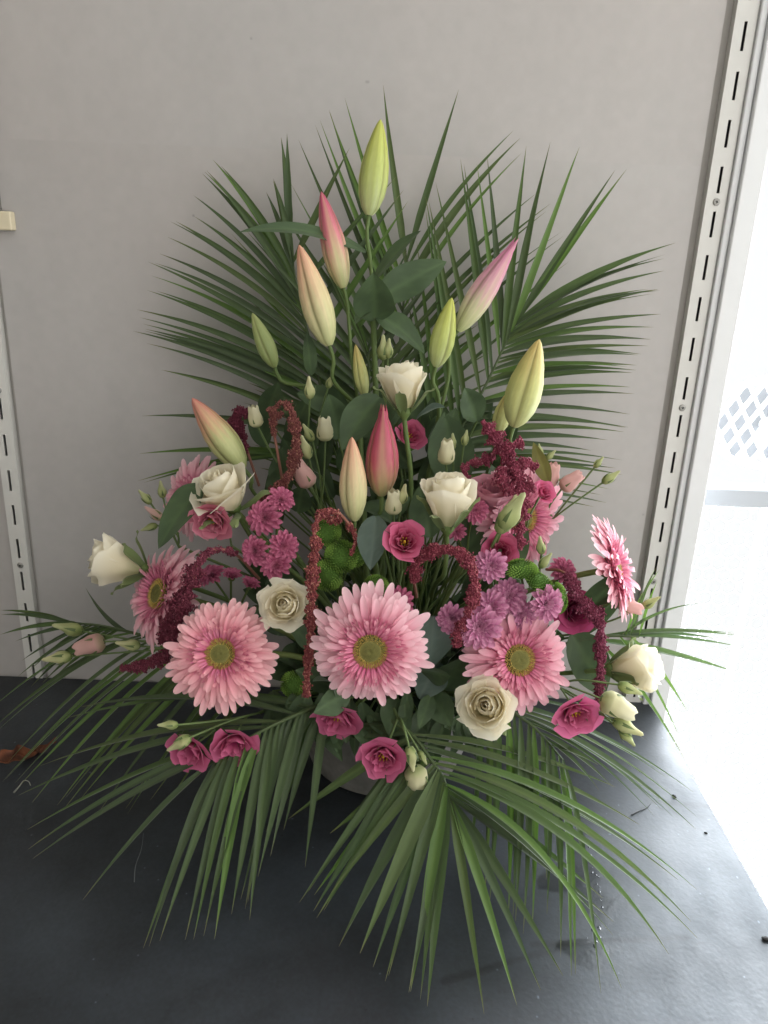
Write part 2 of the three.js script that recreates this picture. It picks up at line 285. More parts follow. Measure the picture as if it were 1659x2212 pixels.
function densify(s) {       // further leaflets between the surveyed ones
  const n = s.tips.length, T = [], K = [], k0 = (i) => s.t ? s.t[i] : mix(s.t0, s.t1, n > 1 ? i / (n - 1) : 1);
  s.tips.forEach((q, i) => {
    T.push(q); K.push(k0(i));
    if (i < n - 1 && s.fill !== 0 && q[0].distanceTo(s.tips[i + 1][0]) < 0.2) for (let j = 0, J = s.fill !== undefined && s.fill < 1 ? (rnd() < s.fill ? 1 : 0) : s.fill ?? 1; j < J; j++) { const w = rr(0.3, 0.7), p = q[0].clone().lerp(s.tips[i + 1][0], w), a = mix(k0(i), k0(i + 1), w); p.add(V(rr(-0.012, 0.012), rr(-0.012, 0.012), rr(-0.004, 0.012))); if (p.z < 0.012) p.z = 0.012; if (p.y < 0.006) p.y = 0.006; T.push([p, { ...q[1] }]); K.push(a); }
  });
  return { ...s, tips: T, t: K };
}
function frond(label, rachis, sides, o = {}) {
  const t = thing('palm_frond', label, 'palm leaf', rachis[0], 'palm fronds of the arrangement');
  const curve = new THREE.CatmullRomCurve3(rachis);
  wpart(t, 'rachis', stalk(rachis, (v) => mix(0.0030, 0.0012, v), 26, 6), M.rachis);
  for (const s0 of sides) {
    const s = densify(s0), n = s.tips.length;
    s.tips.forEach((q, i) => {
      const k = s.t ? s.t[i] : mix(s.t0, s.t1, n > 1 ? i / (n - 1) : 1), a = curve.getPointAt(clamp(k, 0, 1));
      const b = q.isVector3 ? q : q[0], q4 = q.isVector3 ? {} : q[1];
      const g = blade(a, b, { w: (q4.w ?? s.w ?? 0.0085) * rr(0.88, 1.12), bow: (q4.bow ?? s.bow ?? V(0, 0.08, 0)).clone().multiplyScalar(rr(0.8, 1.2)), n: (q4.n ?? s.n ?? V(0, 0.3, 1)).clone().add(V(rr(-0.35, 0.35), rr(-0.3, 0.3), rr(-0.2, 0.2))).normalize(), ph: rr(0, 6), tw: rr(-0.7, 0.7), c: palmCols[Math.floor(rnd() * 7)], dry: rnd() < 0.6 ? rr(0.05, 0.13) : 0.02, cm: s.cm });
      wpart(t, 'leaflet', g, M.palm);
    });
  }
  return t;
}

// --- broad leaf from base to tip
function leafGeo(a, b, w, n, droop = 0.1, c = [0x27371f, 0x3b4d2c], fold = 0.15, tipPow = 1) {
  const L = a.distanceTo(b), ctl = a.clone().lerp(b, 0.5).add(V(0, droop * L, 0)), c0 = col(c[0]), c1 = col(c[1]), ph = rr(0, 6);
  const pt = (t) => a.clone().lerp(ctl, t).lerp(ctl.clone().lerp(b, t), t);
  return sheet(8, 14, (u, v) => {
    const p = pt(v), tan = pt(Math.min(1, v + 0.02)).sub(pt(Math.max(0, v - 0.02))).normalize(), side = tan.clone().cross(n).normalize(), up = side.clone().cross(tan).normalize();
    const prof = Math.pow(Math.sin(Math.PI * Math.pow(mix(0.03, 1, v), 0.85 * tipPow)), 0.85), s = (u - 0.5) * 2;
    return p.addScaledVector(side, s * w * 0.5 * prof).addScaledVector(up, (Math.abs(s) * fold + 0.05 * Math.sin(v * 9 + ph + s * 2) * Math.abs(s)) * w * prof);
  }, (u, v) => { const s = Math.abs(u - 0.5) * 2, vein = Math.max(s < 0.13 ? 0.8 : 0, 0.4 * ss(0.7, 1, Math.sin((v * 9 - s * 2.2) * 6.28))); return mixc(c0, c1, 0.2 + vein * 0.6 + 0.15 * Math.sin(v * 7 + ph)); });
}

// --- gerbera
const pinkTip = col(0xf5ced5), pinkMid = col(0xefb0bf), pinkBase = col(0xd2698f);
function rayGeo(r0, r1, w, arch, droop, tint, nick) {
  return sheet(4, 8, (u, v0) => {
    const v = 1 - (1 - v0) ** 1.7, s = (u - 0.5) * 2, sh = (0.42 + 0.58 * ss(0, 0.62, v)) * (v > 0.78 ? Math.sqrt(Math.max(0.03, 1 - ((v - 0.78) / 0.225) ** 2)) : 1);
    return V(mix(r0, r1, v) - Math.abs(s) * 0 + (v === 1 && s === 0 ? -nick : 0), arch * v - droop * v * v + (s * s) * w * 0.13 * sh, s * w * 0.5 * sh);
  }, (u, v0) => { const v = 1 - (1 - v0) ** 1.7, st = 0.05 * Math.cos((u - 0.5) * 22); return ramp([[0, pinkBase], [0.36, mixc(pinkBase, pinkMid, 0.5)], [0.62, pinkMid], [1, pinkTip]], clamp(v * tint + st)); });
}
const rays = { a: [], b: [], c: [], d: [] };
for (let k = 0; k < 6; k++) {
  rays.a.push(rayGeo(0.22, rr(0.92, 1.06), rr(0.128, 0.158), rr(0.04, 0.16), rr(0.10, 0.28), 1, rr(0, 0.02)));
  rays.b.push(rayGeo(0.22, rr(0.86, 0.95), rr(0.108, 0.135), rr(0.12, 0.26), rr(0.16, 0.26), 0.96, rr(0, 0.02)));
  rays.c.push(rayGeo(0.24, rr(0.70, 0.84), rr(0.09, 0.115), rr(0.18, 0.3), rr(0.14, 0.28), 0.88, 0)); rays.d.push(rayGeo(0.26, rr(0.48, 0.62), rr(0.06, 0.085), rr(0.16, 0.28), rr(0.08, 0.2), 0.7, 0));
}
function tiny(len, w, lift, c0, c1) { return sheet(2, 3, (u, v) => { const s = (u - 0.5) * 2, sh = (0.6 + 0.4 * Math.sin(v * 3)) * (v === 1 ? 0.25 : 1); return V(len * v, lift * v + s * s * w * 0.3, s * w * 0.5 * sh); }, (u, v) => mixc(c0, c1, v)); }
const gerbInner = (() => {
  const gs = [];
  for (let ring = 0; ring < 4; ring++) { const n = 46 - ring * 4, r = 0.44 - ring * 0.055; for (let i = 0; i < n; i++) { const g = tiny(rr(0.1, 0.17), rr(0.035, 0.05), rr(0.06, 0.14), mixc(col(0xcb5c88), col(0xdf7fa1), rnd()), mixc(col(0xe48ba8), col(0xf0adbd), rnd())); g.translate(r, 0.06 + ring * 0.03, 0); g.rotateY((i + rnd() * 0.6 + ring * 0.5) / n * 6.2832); gs.push(g); } }
  return mergeGeometries(gs);
})();
const gerbDisc = (() => { const g = sheet(36, 10, (u, v) => { const a = u * 6.2832, r = v * 0.185; return V(Math.cos(a) * r, 0.135 + 0.035 * (1 - v * v) - 0.02 * ss(0.25, 0, v) + 0.007 * Math.sin(a * 17 + v * 40) * v, -Math.sin(a) * r); }, (u, v) => mixc(mixc(col(0x57582a), col(0x6f6a34), rnd()), col(0x7c7740), ss(0.6, 1, v))); return g; })();
const gerbFringe = (() => { const gs = []; for (let ring = 0; ring < 4; ring++) { const n = 54; for (let i = 0; i < n; i++) { const g = new THREE.ConeGeometry(0.011, rr(0.05, 0.085), 4, 1); const c = mixc(col(0xb9a455), col(0xcfae62), rnd()), n4 = g.attributes.position.count, q = []; for (let k = 0; k < n4; k++) q.push(c.r, c.g, c.b); g.setAttribute('color', new THREE.Float32BufferAttribute(q, 3)); g.rotateZ(rr(-0.7, -0.1) + ring * -0.12); g.translate(0.175 + ring * 0.032, 0.15 - ring * 0.008, 0); g.rotateY((i + ring * 0.5 + rnd() * 0.5) / n * 6.2832); gs.push(g); } } return mergeGeometries(gs); })();
const calyxGeo = new THREE.LatheGeometry([[0.05, -0.22], [0.09, -0.2], [0.2, -0.08], [0.24, 0.03], [0.1, 0.05]].map(([a, b]) => new THREE.Vector2(a, b)), 18);
const gerbStem = new THREE.MeshStandardMaterial({ color: col(0x6f7d45), roughness: 0.75 });
const gerbTints = [M.petal, petalMat({ color: col(0xfff2ee) }), petalMat({ color: col(0xf8eef2) })];
function gerbera(label, c, dir, R, o = {}) {
  const f = foot(), t = thing('gerbera', label, 'gerbera', f, 'pink gerberas of the arrangement');
  const h = new THREE.Group(); h.name = 'flower_head'; h.position.copy(c).sub(f); h.quaternion.copy(quatUp(dir)); h.rotateY(rr(0, 6)); h.scale.setScalar(R); t.add(h);
  const lop = rr(0, 0.06), lopA = rr(0, 6), tint = gerbTints[Math.floor(rnd() * 3)];
  const add = (set, n, lift, jit, off) => { for (let i = 0; i < n; i++) { const m = part(h, 'petal', set[Math.floor(rnd() * 6)], tint); m.rotation.set(rr(-jit, jit), (i + off + rr(-0.22, 0.22)) / n * Math.PI * 2, lift + rr(-jit, jit), 'YZX'); const k = rr(0.88, 1.05) * (1 + lop * Math.cos(i / n * Math.PI * 2 + lopA)); m.scale.set(k, rr(0.6, 1.5), rr(0.85, 1.15)); } };
  const cup = o.cup ?? 0;
  add(rays.a, 44, cup - 0.05, 0.11, 0); add(rays.b, 44, cup + 0.04, 0.11, 0.5); add(rays.c, 46, cup + 0.10, 0.12, 0.2); add(rays.d, 48, cup + 0.14, 0.12, 0.7);
  part(h, 'inner_florets', gerbInner, M.petal, 'stuff'); part(h, 'disc', gerbDisc, M.fuzzy); part(h, 'disc_fringe', gerbFringe, M.fuzzy, 'stuff'); part(h, 'calyx', calyxGeo, M.stem);
  const d = dir.clone().normalize(), n0 = c.clone().addScaledVector(d, -0.2 * R);
  wpart(t, 'stem', stalk([f, f.clone().lerp(n0, 0.5).add(V(0, 0.02, 0)), n0.clone().addScaledVector(d, -0.035), n0], 0.0032, 16, 8), gerbStem);
  return t;
}

// --- cupped petals for roses and lisianthus; unit flower is about 1 high, axis +y
function cupPetal({ r0, r1, h, alpha, flare, curl, c0, c1, c2, ruffle = 0.02, y0 = 0, inc = 0, nu = 10, nv = 10, point = 0 }) {
  const ph = rr(0, 6), ph2 = rr(0, 6), lean = rr(-0.04, 0.04);
  return sheet(nu, nv, (u, v) => {
    const s = (u - 0.5) * 2, wv = 0.45 + 0.55 * Math.sin(Math.min(1, v * 1.25) * Math.PI / 2), a = alpha * s * wv;
    const e = Math.abs(s), top = 1 - 0.16 * e ** 3 - point * 0.22 * e ** 1.4, vv = v;
    const f = ss(0.5, 1, v) ** 1.3, ruf = ruffle * v ** 3 * (Math.sin(s * 4.2 + ph) + 0.6 * Math.sin(s * 9 + ph2));
    const r = r0 + (r1 - r0) * Math.sin(Math.min(1, vv * 1.25) * Math.PI / 2) * (1 - inc * ss(0.5, 1, v)) + flare * f + ruf + 0.03 * e * e * v;
    const y = y0 + h * vv * top - curl * f * f + ruf * 0.7 + lean * v;
    return V(Math.cos(a) * r, y, Math.sin(a) * r);
  }, (u, v) => { const e = Math.abs(u - 0.5) * 2; return ramp([[0, c0], [0.45, c1], [1, c2]], clamp(v + 0.08 * Math.sin(u * 14 + ph) * (1 - v) + 0.05 * e)); });
}
const cream = { c0: col(0xc6c68e), c1: col(0xf3e9cc), c2: col(0xf8f2e0) }, creamIn = { c0: col(0xe6d2a0), c1: col(0xefe0ba), c2: col(0xf6eed8) };
function roseSet(open) {      // open: 0 tight bud .. 1 wide
  const out = [], n = open > 0.4 ? 30 : 20;
  for (let i = 0; i < n; i++) {
    const k = i / (n - 1), outer = ss(0.55, 1, k), p = ss(0.0, 0.4, k);
    const jh = rr(0.94, 1.06), r1 = mix(0.045, mix(0.40, 0.60, open), Math.pow(k, 0.9)), h = mix(mix(0.92, 0.66, open), mix(0.97, 0.56, open), ss(0, 0.5, k)) * mix(1, mix(0.93, 0.72, open), outer);
    out.push({ ang: i * 2.39996 + rr(-0.15, 0.15), geo: cupPetal({ r0: mix(0.02, 0.12, k), r1: r1 * rr(0.95, 1.06), h: h * jh, alpha: mix(2.1, 1.1, Math.pow(k, 0.5)), inc: mix(0.5, 0.0, ss(0.15, 0.9, k)) * mix(0.7, 1, open), flare: outer * (0.09 + 0.2 * open) * rr(0.6, 1.4), curl: outer * (0.05 + 0.2 * open), ruffle: 0.012 + 0.032 * outer,
      c0: mixc(creamIn.c0, cream.c0, p), c1: mixc(creamIn.c1, cream.c1, p), c2: mixc(creamIn.c2, cream.c2, p), point: outer * 0.4 }) });
  }
  return out;
}
function openRose() {         // a rolled heart, a cup round it and loose outer petals that fold back
  const out = [], add = (ang, o, p) => out.push({ ang, geo: cupPetal({ ...o, c0: mixc(creamIn.c0, cream.c0, p), c1: mixc(creamIn.c1, cream.c1, p), c2: mixc(creamIn.c2, cream.c2, p) }) });
  for (let i = 0; i < 8; i++) { const k = i / 7; add(i * 2.1 + rr(-0.2, 0.2), { r0: 0.02, r1: mix(0.05, 0.33, k), h: mix(0.88, 0.76, k) * rr(0.97, 1.03), alpha: mix(2.2, 1.35, k), inc: mix(0.62, 0.42, k), flare: 0, curl: 0, ruffle: 0.014 }, 0.35 + k * 0.6); }
  for (let i = 0; i < 6; i++) add(i * 2.39996 + rr(-0.2, 0.2), { r0: 0.1, r1: 0.36 + i * 0.018, h: 0.78 * rr(0.95, 1.05), alpha: 1.3, inc: mix(0.36, 0.12, i / 5), flare: 0.02 + i * 0.012, curl: 0.02, ruffle: 0.025 }, 0.9);
  for (let i = 0; i < 8; i++) add(i * 2.39996 + rr(-0.3, 0.3), { r0: 0.12, r1: 0.45 + i * 0.012, h: mix(0.62, 0.46, i / 7) * rr(0.88, 1.12), alpha: rr(0.85, 1.1), flare: mix(0.06, 0.24, i / 7) * rr(0.7, 1.3), curl: mix(0.06, 0.2, i / 7) * rr(0.6, 1.3), ruffle: 0.05, point: rr(0.1, 0.6), nu: 14, nv: 14 }, 1);
  return out;
}
const roseBud = [roseSet(0.0), roseSet(0.1)], roseOpen = [openRose(), openRose()];
const sepalGeo = (() => sheet(4, 10, (u, v) => { const s = (u - 0.5) * 2, w = 0.12 * Math.pow(Math.sin(Math.PI * mix(0.12, 1, v)), 0.8); return V(0.11 + 0.36 * Math.sin(v * 1.6) + 0.05 * s * s + ss(0.6, 1, v) * 0.12, 0.72 * v - 0.16 * ss(0.6, 1, v), s * w); }, (u, v) => mixc(col(0x5d7040), col(0x7d8b58), v)))();
const hipGeo = new THREE.LatheGeometry([[0.035, -0.2], [0.05, -0.16], [0.13, -0.07], [0.17, 0.02], [0.14, 0.1], [0.05, 0.12]].map(([a, b]) => new THREE.Vector2(a, b)), 16);
function rose(label, c, dir, size, set, o = {}) {
  const f = o.foot ?? foot(), t = thing('white_rose', label, 'rose', f, 'cream white roses of the arrangement');
  const h = new THREE.Group(); h.name = 'flower_head'; h.position.copy(c).sub(f); h.quaternion.copy(quatUp(dir)); h.rotateY(o.spin ?? rr(0, 6)); h.scale.set(size * 0.94 * (o.fat ?? 1), size * 0.97, size * 0.94 * (o.fat ?? 1)); t.add(h);
  for (const p of set) { const m = part(h, 'petal', p.geo, M.rose); m.rotation.y = p.ang; }
  for (let i = 0; i < 5; i++) { const m = part(h, 'sepal', sepalGeo, M.leaf); m.rotation.set(0, i * 1.2566 + rr(-0.2, 0.2), rr(-0.5, 0.05) * (o.sepal ?? 1) - (o.back ?? 0), 'YZX'); }
  part(h, 'hip', hipGeo, M.stem);
  const d = dir.clone().normalize(), n0 = c.clone().addScaledVector(d, -0.17 * size);
  wpart(t, 'stem', stalk(o.path ? [f, ...o.path, n0] : [f, f.clone().lerp(n0, 0.55).add(V(0, 0.015, 0)), n0.clone().addScaledVector(d, -0.04), n0], o.sr ?? 0.0026, 18, 7), M.stem);
  for (const L of o.leaves ?? []) wpart(t, 'leaf', leafGeo(...L), M.leaf);
  return t;
}

// --- lisianthus sprays: open flowers, pale buds and thin stems in one thing
const magenta = { c0: col(0x8a1f50), c1: col(0xb53a6c), c2: col(0xd6749a) }, hot = { c0: col(0x8a1f48), c1: col(0xba3a64), c2: col(0xd27092) }, pale = { c0: col(0xc9b98c), c1: col(0xdcaaa4), c2: col(0xe2b6b2) }, plum = { c0: col(0x701a45), c1: col(0x9a2a5a), c2: col(0xb04a74) };
function lisSet(c, open) {
  const out = [], n = 13;
  for (let i = 0; i < n; i++) { const k = i / (n - 1), outer = ss(0.35, 1, k);
    out.push({ ang: i * 2.39996, geo: cupPetal({ r0: 0.07, r1: mix(0.16, 0.42, k) + open * 0.08 * k, h: mix(0.62, 0.72, k) * (1 - 0.25 * open), alpha: mix(0.95, 1.2, k), flare: (0.1 + 0.34 * open) * outer + 0.06 * open, curl: 0.22 * open * outer, ruffle: 0.05, ...c, point: 0.05 }) }); }
  return out;
}
const lisOpen = { magenta: lisSet(magenta, 0.5), hot: lisSet(hot, 0.42), pale: lisSet(pale, 0.0), plum: lisSet(plum, 0.6), pink: lisSet({ c0: col(0x93204f), c1: col(0xc04c70), c2: col(0xd98a9c) }, 0.45) };
const stamenGeo = (() => { const gs = []; for (let i = 0; i < 7; i++) { const a = i / 7 * 6.28, g = new THREE.SphereGeometry(0.035, 6, 5); g.scale(0.7, 1.6, 0.7); g.translate(Math.cos(a) * 0.13, 0.33 + rr(-0.03, 0.03), Math.sin(a) * 0.13); gs.push(g); const s = new THREE.CylinderGeometry(0.01, 0.01, 0.3, 4); s.translate(Math.cos(a) * 0.11, 0.17, Math.sin(a) * 0.11); gs.push(s); } const p = new THREE.SphereGeometry(0.06, 8, 6); p.scale(1, 2.2, 1); p.translate(0, 0.26, 0); gs.push(p); return mergeGeometries(gs); })();
const stamenMat = new THREE.MeshStandardMaterial({ color: col(0xc9a22e), roughness: 0.7 });
const lisBudGeo = [0, 1, 2].map((kind) => { const cs = [[col(0x7f9055), col(0xc3c58e), col(0xd9d4aa)], [col(0x76894c), col(0xaab277), col(0xc5c79a)], [col(0x8d9460), col(0xd0aa9c), col(0xdab3ae)]][kind];
  return sheet(20, 16, (u, v) => { const a = u * 6.2832, r = table1([[0, 0.05], [0.06, 0.15], [0.25, 0.225], [0.42, 0.215], [0.65, 0.125], [0.85, 0.075], [0.96, 0.06], [1, 0.012]], v), k = 1 + 0.1 * Math.sin(a * 3 + v * 7) * ss(0.1, 0.6, v); return V(Math.cos(a) * r * k, v, -Math.sin(a) * r * k); }, (u, v) => ramp([[0, cs[0]], [0.3, cs[1]], [1, cs[2]]], clamp(v + 0.1 * Math.sin(u * 18.8 + v * 7)))); });
const lisFatBudGeo = [0, 1].map((kind) => { const cs = [[col(0x94a06a), col(0xd5cfa6), col(0xe2dcbf)], [col(0xa59a78), col(0xd8a9a2), col(0xe0b4ae)]][kind];
  return sheet(24, 16, (u, v) => { const a = u * 6.2832, r = table1([[0, 0.08], [0.05, 0.22], [0.2, 0.33], [0.45, 0.32], [0.7, 0.25], [0.9, 0.23], [0.97, 0.22], [1, 0.17]], v), k = 1 + 0.09 * Math.sin(a * 3 + v * 5) * v + 0.05 * Math.sin(a * 7 - v * 3) * v; return V(Math.cos(a) * r * k, v * (1 + 0.05 * Math.sin(a * 4 + 1) * v), -Math.sin(a) * r * k); }, (u, v) => ramp([[0, cs[0]], [0.25, cs[1]], [1, cs[2]]], v)); });
const thinSepal = sheet(2, 8, (u, v) => { const s = (u - 0.5) * 2, w = 0.05 * Math.sin(Math.PI * mix(0.2, 1, v)); return V(0.07 + 0.19 * Math.sin(v * 2.2), 0.62 * v, s * w); }, (u, v) => mixc(col(0x4d6034), col(0x71834f), v));
function lisianthus(label, node, items, o = {}) {
  const f = o.foot ?? foot(), t = thing('lisianthus', label, 'lisianthus', f, 'lisianthus sprays of the arrangement');
  wpart(t, 'stem', stalk([f, f.clone().lerp(node, 0.5).add(V(0, 0.012, 0)), node], 0.0017, 10, 6), M.thinStem);
  for (const it of items) {
    const d = it.dir.clone().normalize(), h = new THREE.Group(); h.position.copy(it.c).sub(f); h.quaternion.copy(quatUp(d)); h.rotateY(it.spin ?? rr(0, 6)); h.scale.setScalar(it.s); h.name = it.set ? 'flower_head' : 'bud'; t.add(h);
    if (it.set) { for (const p of it.set) { const m = part(h, 'petal', p.geo, M.petal); m.rotation.y = p.ang; } if (it.stamen !== false) part(h, 'stamens', stamenGeo, stamenMat); }
    else part(h, 'petal_roll', it.fat !== undefined ? lisFatBudGeo[it.fat] : lisBudGeo[it.bud ?? 0], M.petal);
    for (let i = 0; i < 4; i++) { const m = part(h, 'sepal', thinSepal, M.leaf); m.rotation.set(0, i * 1.57 + rr(-0.3, 0.3), it.set || it.fat !== undefined ? -0.25 : -0.02, 'YZX'); }
    wpart(t, 'stem', stalk([node, node.clone().lerp(it.c, 0.55).addScaledVector(d, -0.012), it.c.clone().addScaledVector(d, it.s * 0.06)], 0.0011, 8, 5), M.thinStem);
  }
  for (const L of o.leaves ?? []) wpart(t, 'leaf', leafGeo(...L), M.leaf);
  return t;
}

// --- lilies in bud
const lilyCols = {
  green: [[0, 0xb6bf8a], [0.35, 0xaeb867], [1, 0xb5b84c]], peach: [[0, 0xbfc48e], [0.35, 0xd0c596], [0.7, 0xd6b08c], [1, 0xca8a74]], red: [[0, 0xbfc28e], [0.3, 0xc9b08c], [0.55, 0xc9787e], [1, 0xb8456a]],
  blush: [[0, 0xc0c694], [0.3, 0xd2caa6], [0.5, 0xd6a2ac], [1, 0xc66f98]], deep: [[0, 0xb2ac7c], [0.2, 0xb88a70], [0.45, 0xb25062], [1, 0xa63054]], salmon: [[0, 0xb2bc80], [0.4, 0xbcbc84], [0.65, 0xcc9c7c], [1, 0xc26e6c]], dull: [[0, 0x8b9a60], [0.6, 0x93a062], [1, 0x9ea566]], gold: [[0, 0xb8c084], [0.5, 0xc0bf76], [1, 0xc8ae68]] };
function lilyBud(len, wid, key, open = 0) {
  wid *= 0.88; const st = lilyCols[key].map(([a, b]) => [a, col(b)]), ph = rr(0, 2), rib = mixc(st[0][1], col(0xc9cb86), 0.5);
  return sheet(60, 24, (u, v) => {
    const a = u * 6.2832, R = table1([[0, 0.24], [0.03, 0.42], [0.1, 0.66], [0.22, 0.9], [0.36, 1], [0.52, 0.94], [0.7, 0.72], [0.84, 0.48], [0.93, 0.28], [0.98, 0.15 + open * 0.2], [1, 0.03 + open * 0.22]], v);
    const g = Math.abs(Math.sin(1.5 * (a + ph))), groove = 1 - 0.17 * Math.pow(1 - g, 4) * ss(0, 0.2, v) - 0.05 * Math.pow(g, 16) + 0.04 * Math.pow(g, 3);
    return V(Math.cos(a) * R * wid * 0.5 * groove, v * len + open * 0.012 * Math.pow(g, 4) * ss(0.93, 1, v), -Math.sin(a) * R * wid * 0.5 * groove);
  }, (u, v) => { const g = Math.abs(Math.sin(1.5 * (u * 6.2832 + ph))), c = ramp(st, clamp(v + 0.05 * Math.sin(u * 31) + 0.05 * Math.sin(u * 88 + v * 9))).multiplyScalar(0.93 + 0.1 * rnd() + 0.05 * Math.sin(u * 150.8)); return mixc(mixc(c, rib, Math.pow(g, 14) * 0.45 * (1 - v * 0.5)), col(0x6e6a3a), Math.pow(1 - g, 7) * 0.75); });
}
function lily(label, node, buds, o = {}) {
  const f = o.foot ?? foot(0.6), t = thing('lily_stem', label, 'lily', f, 'lily stems in bud');
  wpart(t, 'stem', stalk([f, f.clone().lerp(node, 0.5), node], (v) => mix(0.0042, 0.003, v), 14, 8), M.stem);
  for (const b of buds) {
    const ax = b.tip.clone().sub(b.base), len = ax.length(); ax.normalize();
    const m = part(t, 'bud', lilyBud(len, b.w, b.c, b.open ?? 0), M.waxy); m.position.copy(b.base).sub(f); m.quaternion.copy(quatUp(ax)); m.rotateY(b.spin ?? rr(0, 6));
    wpart(t, 'bud_stalk', stalk([node, node.clone().lerp(b.base, 0.5).add(b.via ?? V(0, 0, 0.006)), b.base.clone().addScaledVector(ax, -0.016), b.base.clone().addScaledVector(ax, 0.003)], 0.0022, 12, 6), M.stem);
  }
  for (const L of o.leaves ?? []) wpart(t, 'leaf', leafGeo(...L), M.leaf);
  return t;
}

// --- chrysanthemum sprays
const mumOuter = [0, 1, 2].map(() => sheet(4, 7, (u, v0) => { const v = 1 - (1 - v0) ** 1.6, s = (u - 0.5) * 2, sh = (0.5 + 0.5 * ss(0, 0.6, v)) * (v > 0.7 ? Math.sqrt(Math.max(0.02, 1 - ((v - 0.7) / 0.305) ** 2)) : 1), w = 0.35; return V(v, 0.12 * Math.sin(v * 2.6) + s * s * w * 0.4 * sh, s * w * 0.5 * sh); }, (u, v) => mixc(col(0xb04a86), col(0xe8acc8), v * 0.95 + 0.1 * Math.cos((u - 0.5) * 18))));
const mumInner = (() => { const gs = []; for (const [n, el, len] of [[15, 0.7, 0.66], [14, 0.95, 0.58], [10, 1.18, 0.5], [6, 1.4, 0.44]]) for (let i = 0; i < n; i++) { const g = sheet(2, 4, (u, v) => { const s = (u - 0.5) * 2, sh = 0.6 + 0.4 * Math.sin(v * 2.4) - (v === 1 ? 0.35 : 0); return V(len * v - 0.12 * len * v * v, 0.02 - 0.16 * len * v * v, s * 0.1 * sh + 0).add(V(0, s * s * 0.05, 0)); }, (u, v) => mixc(col(0x9c3874), col(0xdfa0be), v)); g.rotateZ(el + rr(-0.12, 0.12)); g.rotateY((i + rnd() * 0.5) / n * 6.2832); gs.push(g); } return mergeGeometries(gs); })();
const mumCalyx = new THREE.LatheGeometry([[0.03, -0.3], [0.08, -0.26], [0.26, -0.08], [0.3, 0.02], [0.1, 0.06]].map(([a, b]) => new THREE.Vector2(a, b)), 14);
const mumMats = [petalMat({ color: 0xffffff }), petalMat({ color: col(0xf2ccd2) }), petalMat({ color: col(0xf2ccd2) })];
const buttonFlorets = (() => { const gs = [], N = 190; for (let i = 0; i < N; i++) { const y = 1 - (i + 0.5) / N * 1.12, th = i * 2.39996, r = Math.sqrt(Math.max(0, 1 - y * y)), d = V(Math.cos(th) * r, y, Math.sin(th) * r).normalize(); const len = mix(0.13, 0.3, 1 - Math.max(0, y)); const g = sheet(2, 2, (u, v) => { const s = (u - 0.5) * 2; return V(s * 0.07 * (v === 1 ? 0.45 : 1), v * len, 0.03 * s * s + 0.05 * v * v); }, (u, v) => mixc(col(0x36561f), i < 26 ? col(0x52702a) : col(0x86ab48), v)); g.rotateY(th + 1.57); g.applyQuaternion(quatUp(d.clone().add(V(0, mix(0.0, 0.25, 1 - y), 0)))); g.translate(d.x * 0.78, d.y * 0.5 - (i < 30 ? 0.03 : 0), d.z * 0.78); gs.push(g); } return mergeGeometries(gs); })();
const buttonCore = (() => { const g = new THREE.SphereGeometry(0.8, 20, 14, 0, 6.2832, 0, 1.9); g.scale(1, 0.66, 1); return g; })();
const buttonCoreMat = new THREE.MeshStandardMaterial({ color: col(0x4d7028), roughness: 0.9 });
function mums(label, node, heads, o = {}) {
  const f = o.foot ?? foot(), t = thing(o.button ? 'green_button_chrysanthemum' : 'purple_chrysanthemum', label, 'chrysanthemum', f, o.button ? 'green button chrysanthemum sprays' : 'purple chrysanthemum sprays');
  wpart(t, 'stem', stalk([f, f.clone().lerp(node, 0.5).add(V(0, 0.01, 0)), node], 0.0018, 8, 6), M.stem);
  for (const q of heads) {
    const d = q.dir.clone().normalize(), h = new THREE.Group(); h.name = 'flower_head'; h.position.copy(q.c).sub(f); h.quaternion.copy(quatUp(d)); h.rotateY(rr(0, 6)); h.scale.setScalar(q.s); t.add(h);
    if (o.button) { part(h, 'core', buttonCore, buttonCoreMat); part(h, 'florets', buttonFlorets, M.fuzzy, 'stuff'); }
    else {
      const mm = mumMats[q.m ?? 0];
      for (const [n, el, len] of [[15, 0.06, 1], [14, 0.28, 0.9], [13, 0.52, 0.76]]) for (let i = 0; i < n; i++) { const m = part(h, 'petal', mumOuter[i % 3], mm); m.rotation.set(rr(-0.1, 0.1), (i + rr(-0.25, 0.25)) / n * 6.2832, el + rr(-0.1, 0.1) + (q.cup ?? 0), 'YZX'); m.scale.setScalar(len * rr(0.92, 1.06)); }
      part(h, 'inner_petals', mumInner, mm, 'stuff');
    }
    part(h, 'calyx', mumCalyx, M.stem);
    wpart(t, 'stem', stalk([node, node.clone().lerp(q.c, 0.5).addScaledVector(d, -0.012), q.c.clone().addScaledVector(d, -0.25 * q.s)], 0.0013, 7, 5), M.stem);
  }
  for (const L of o.leaves ?? []) wpart(t, 'leaf', leafGeo(...L), M.leaf);
  return t;
}

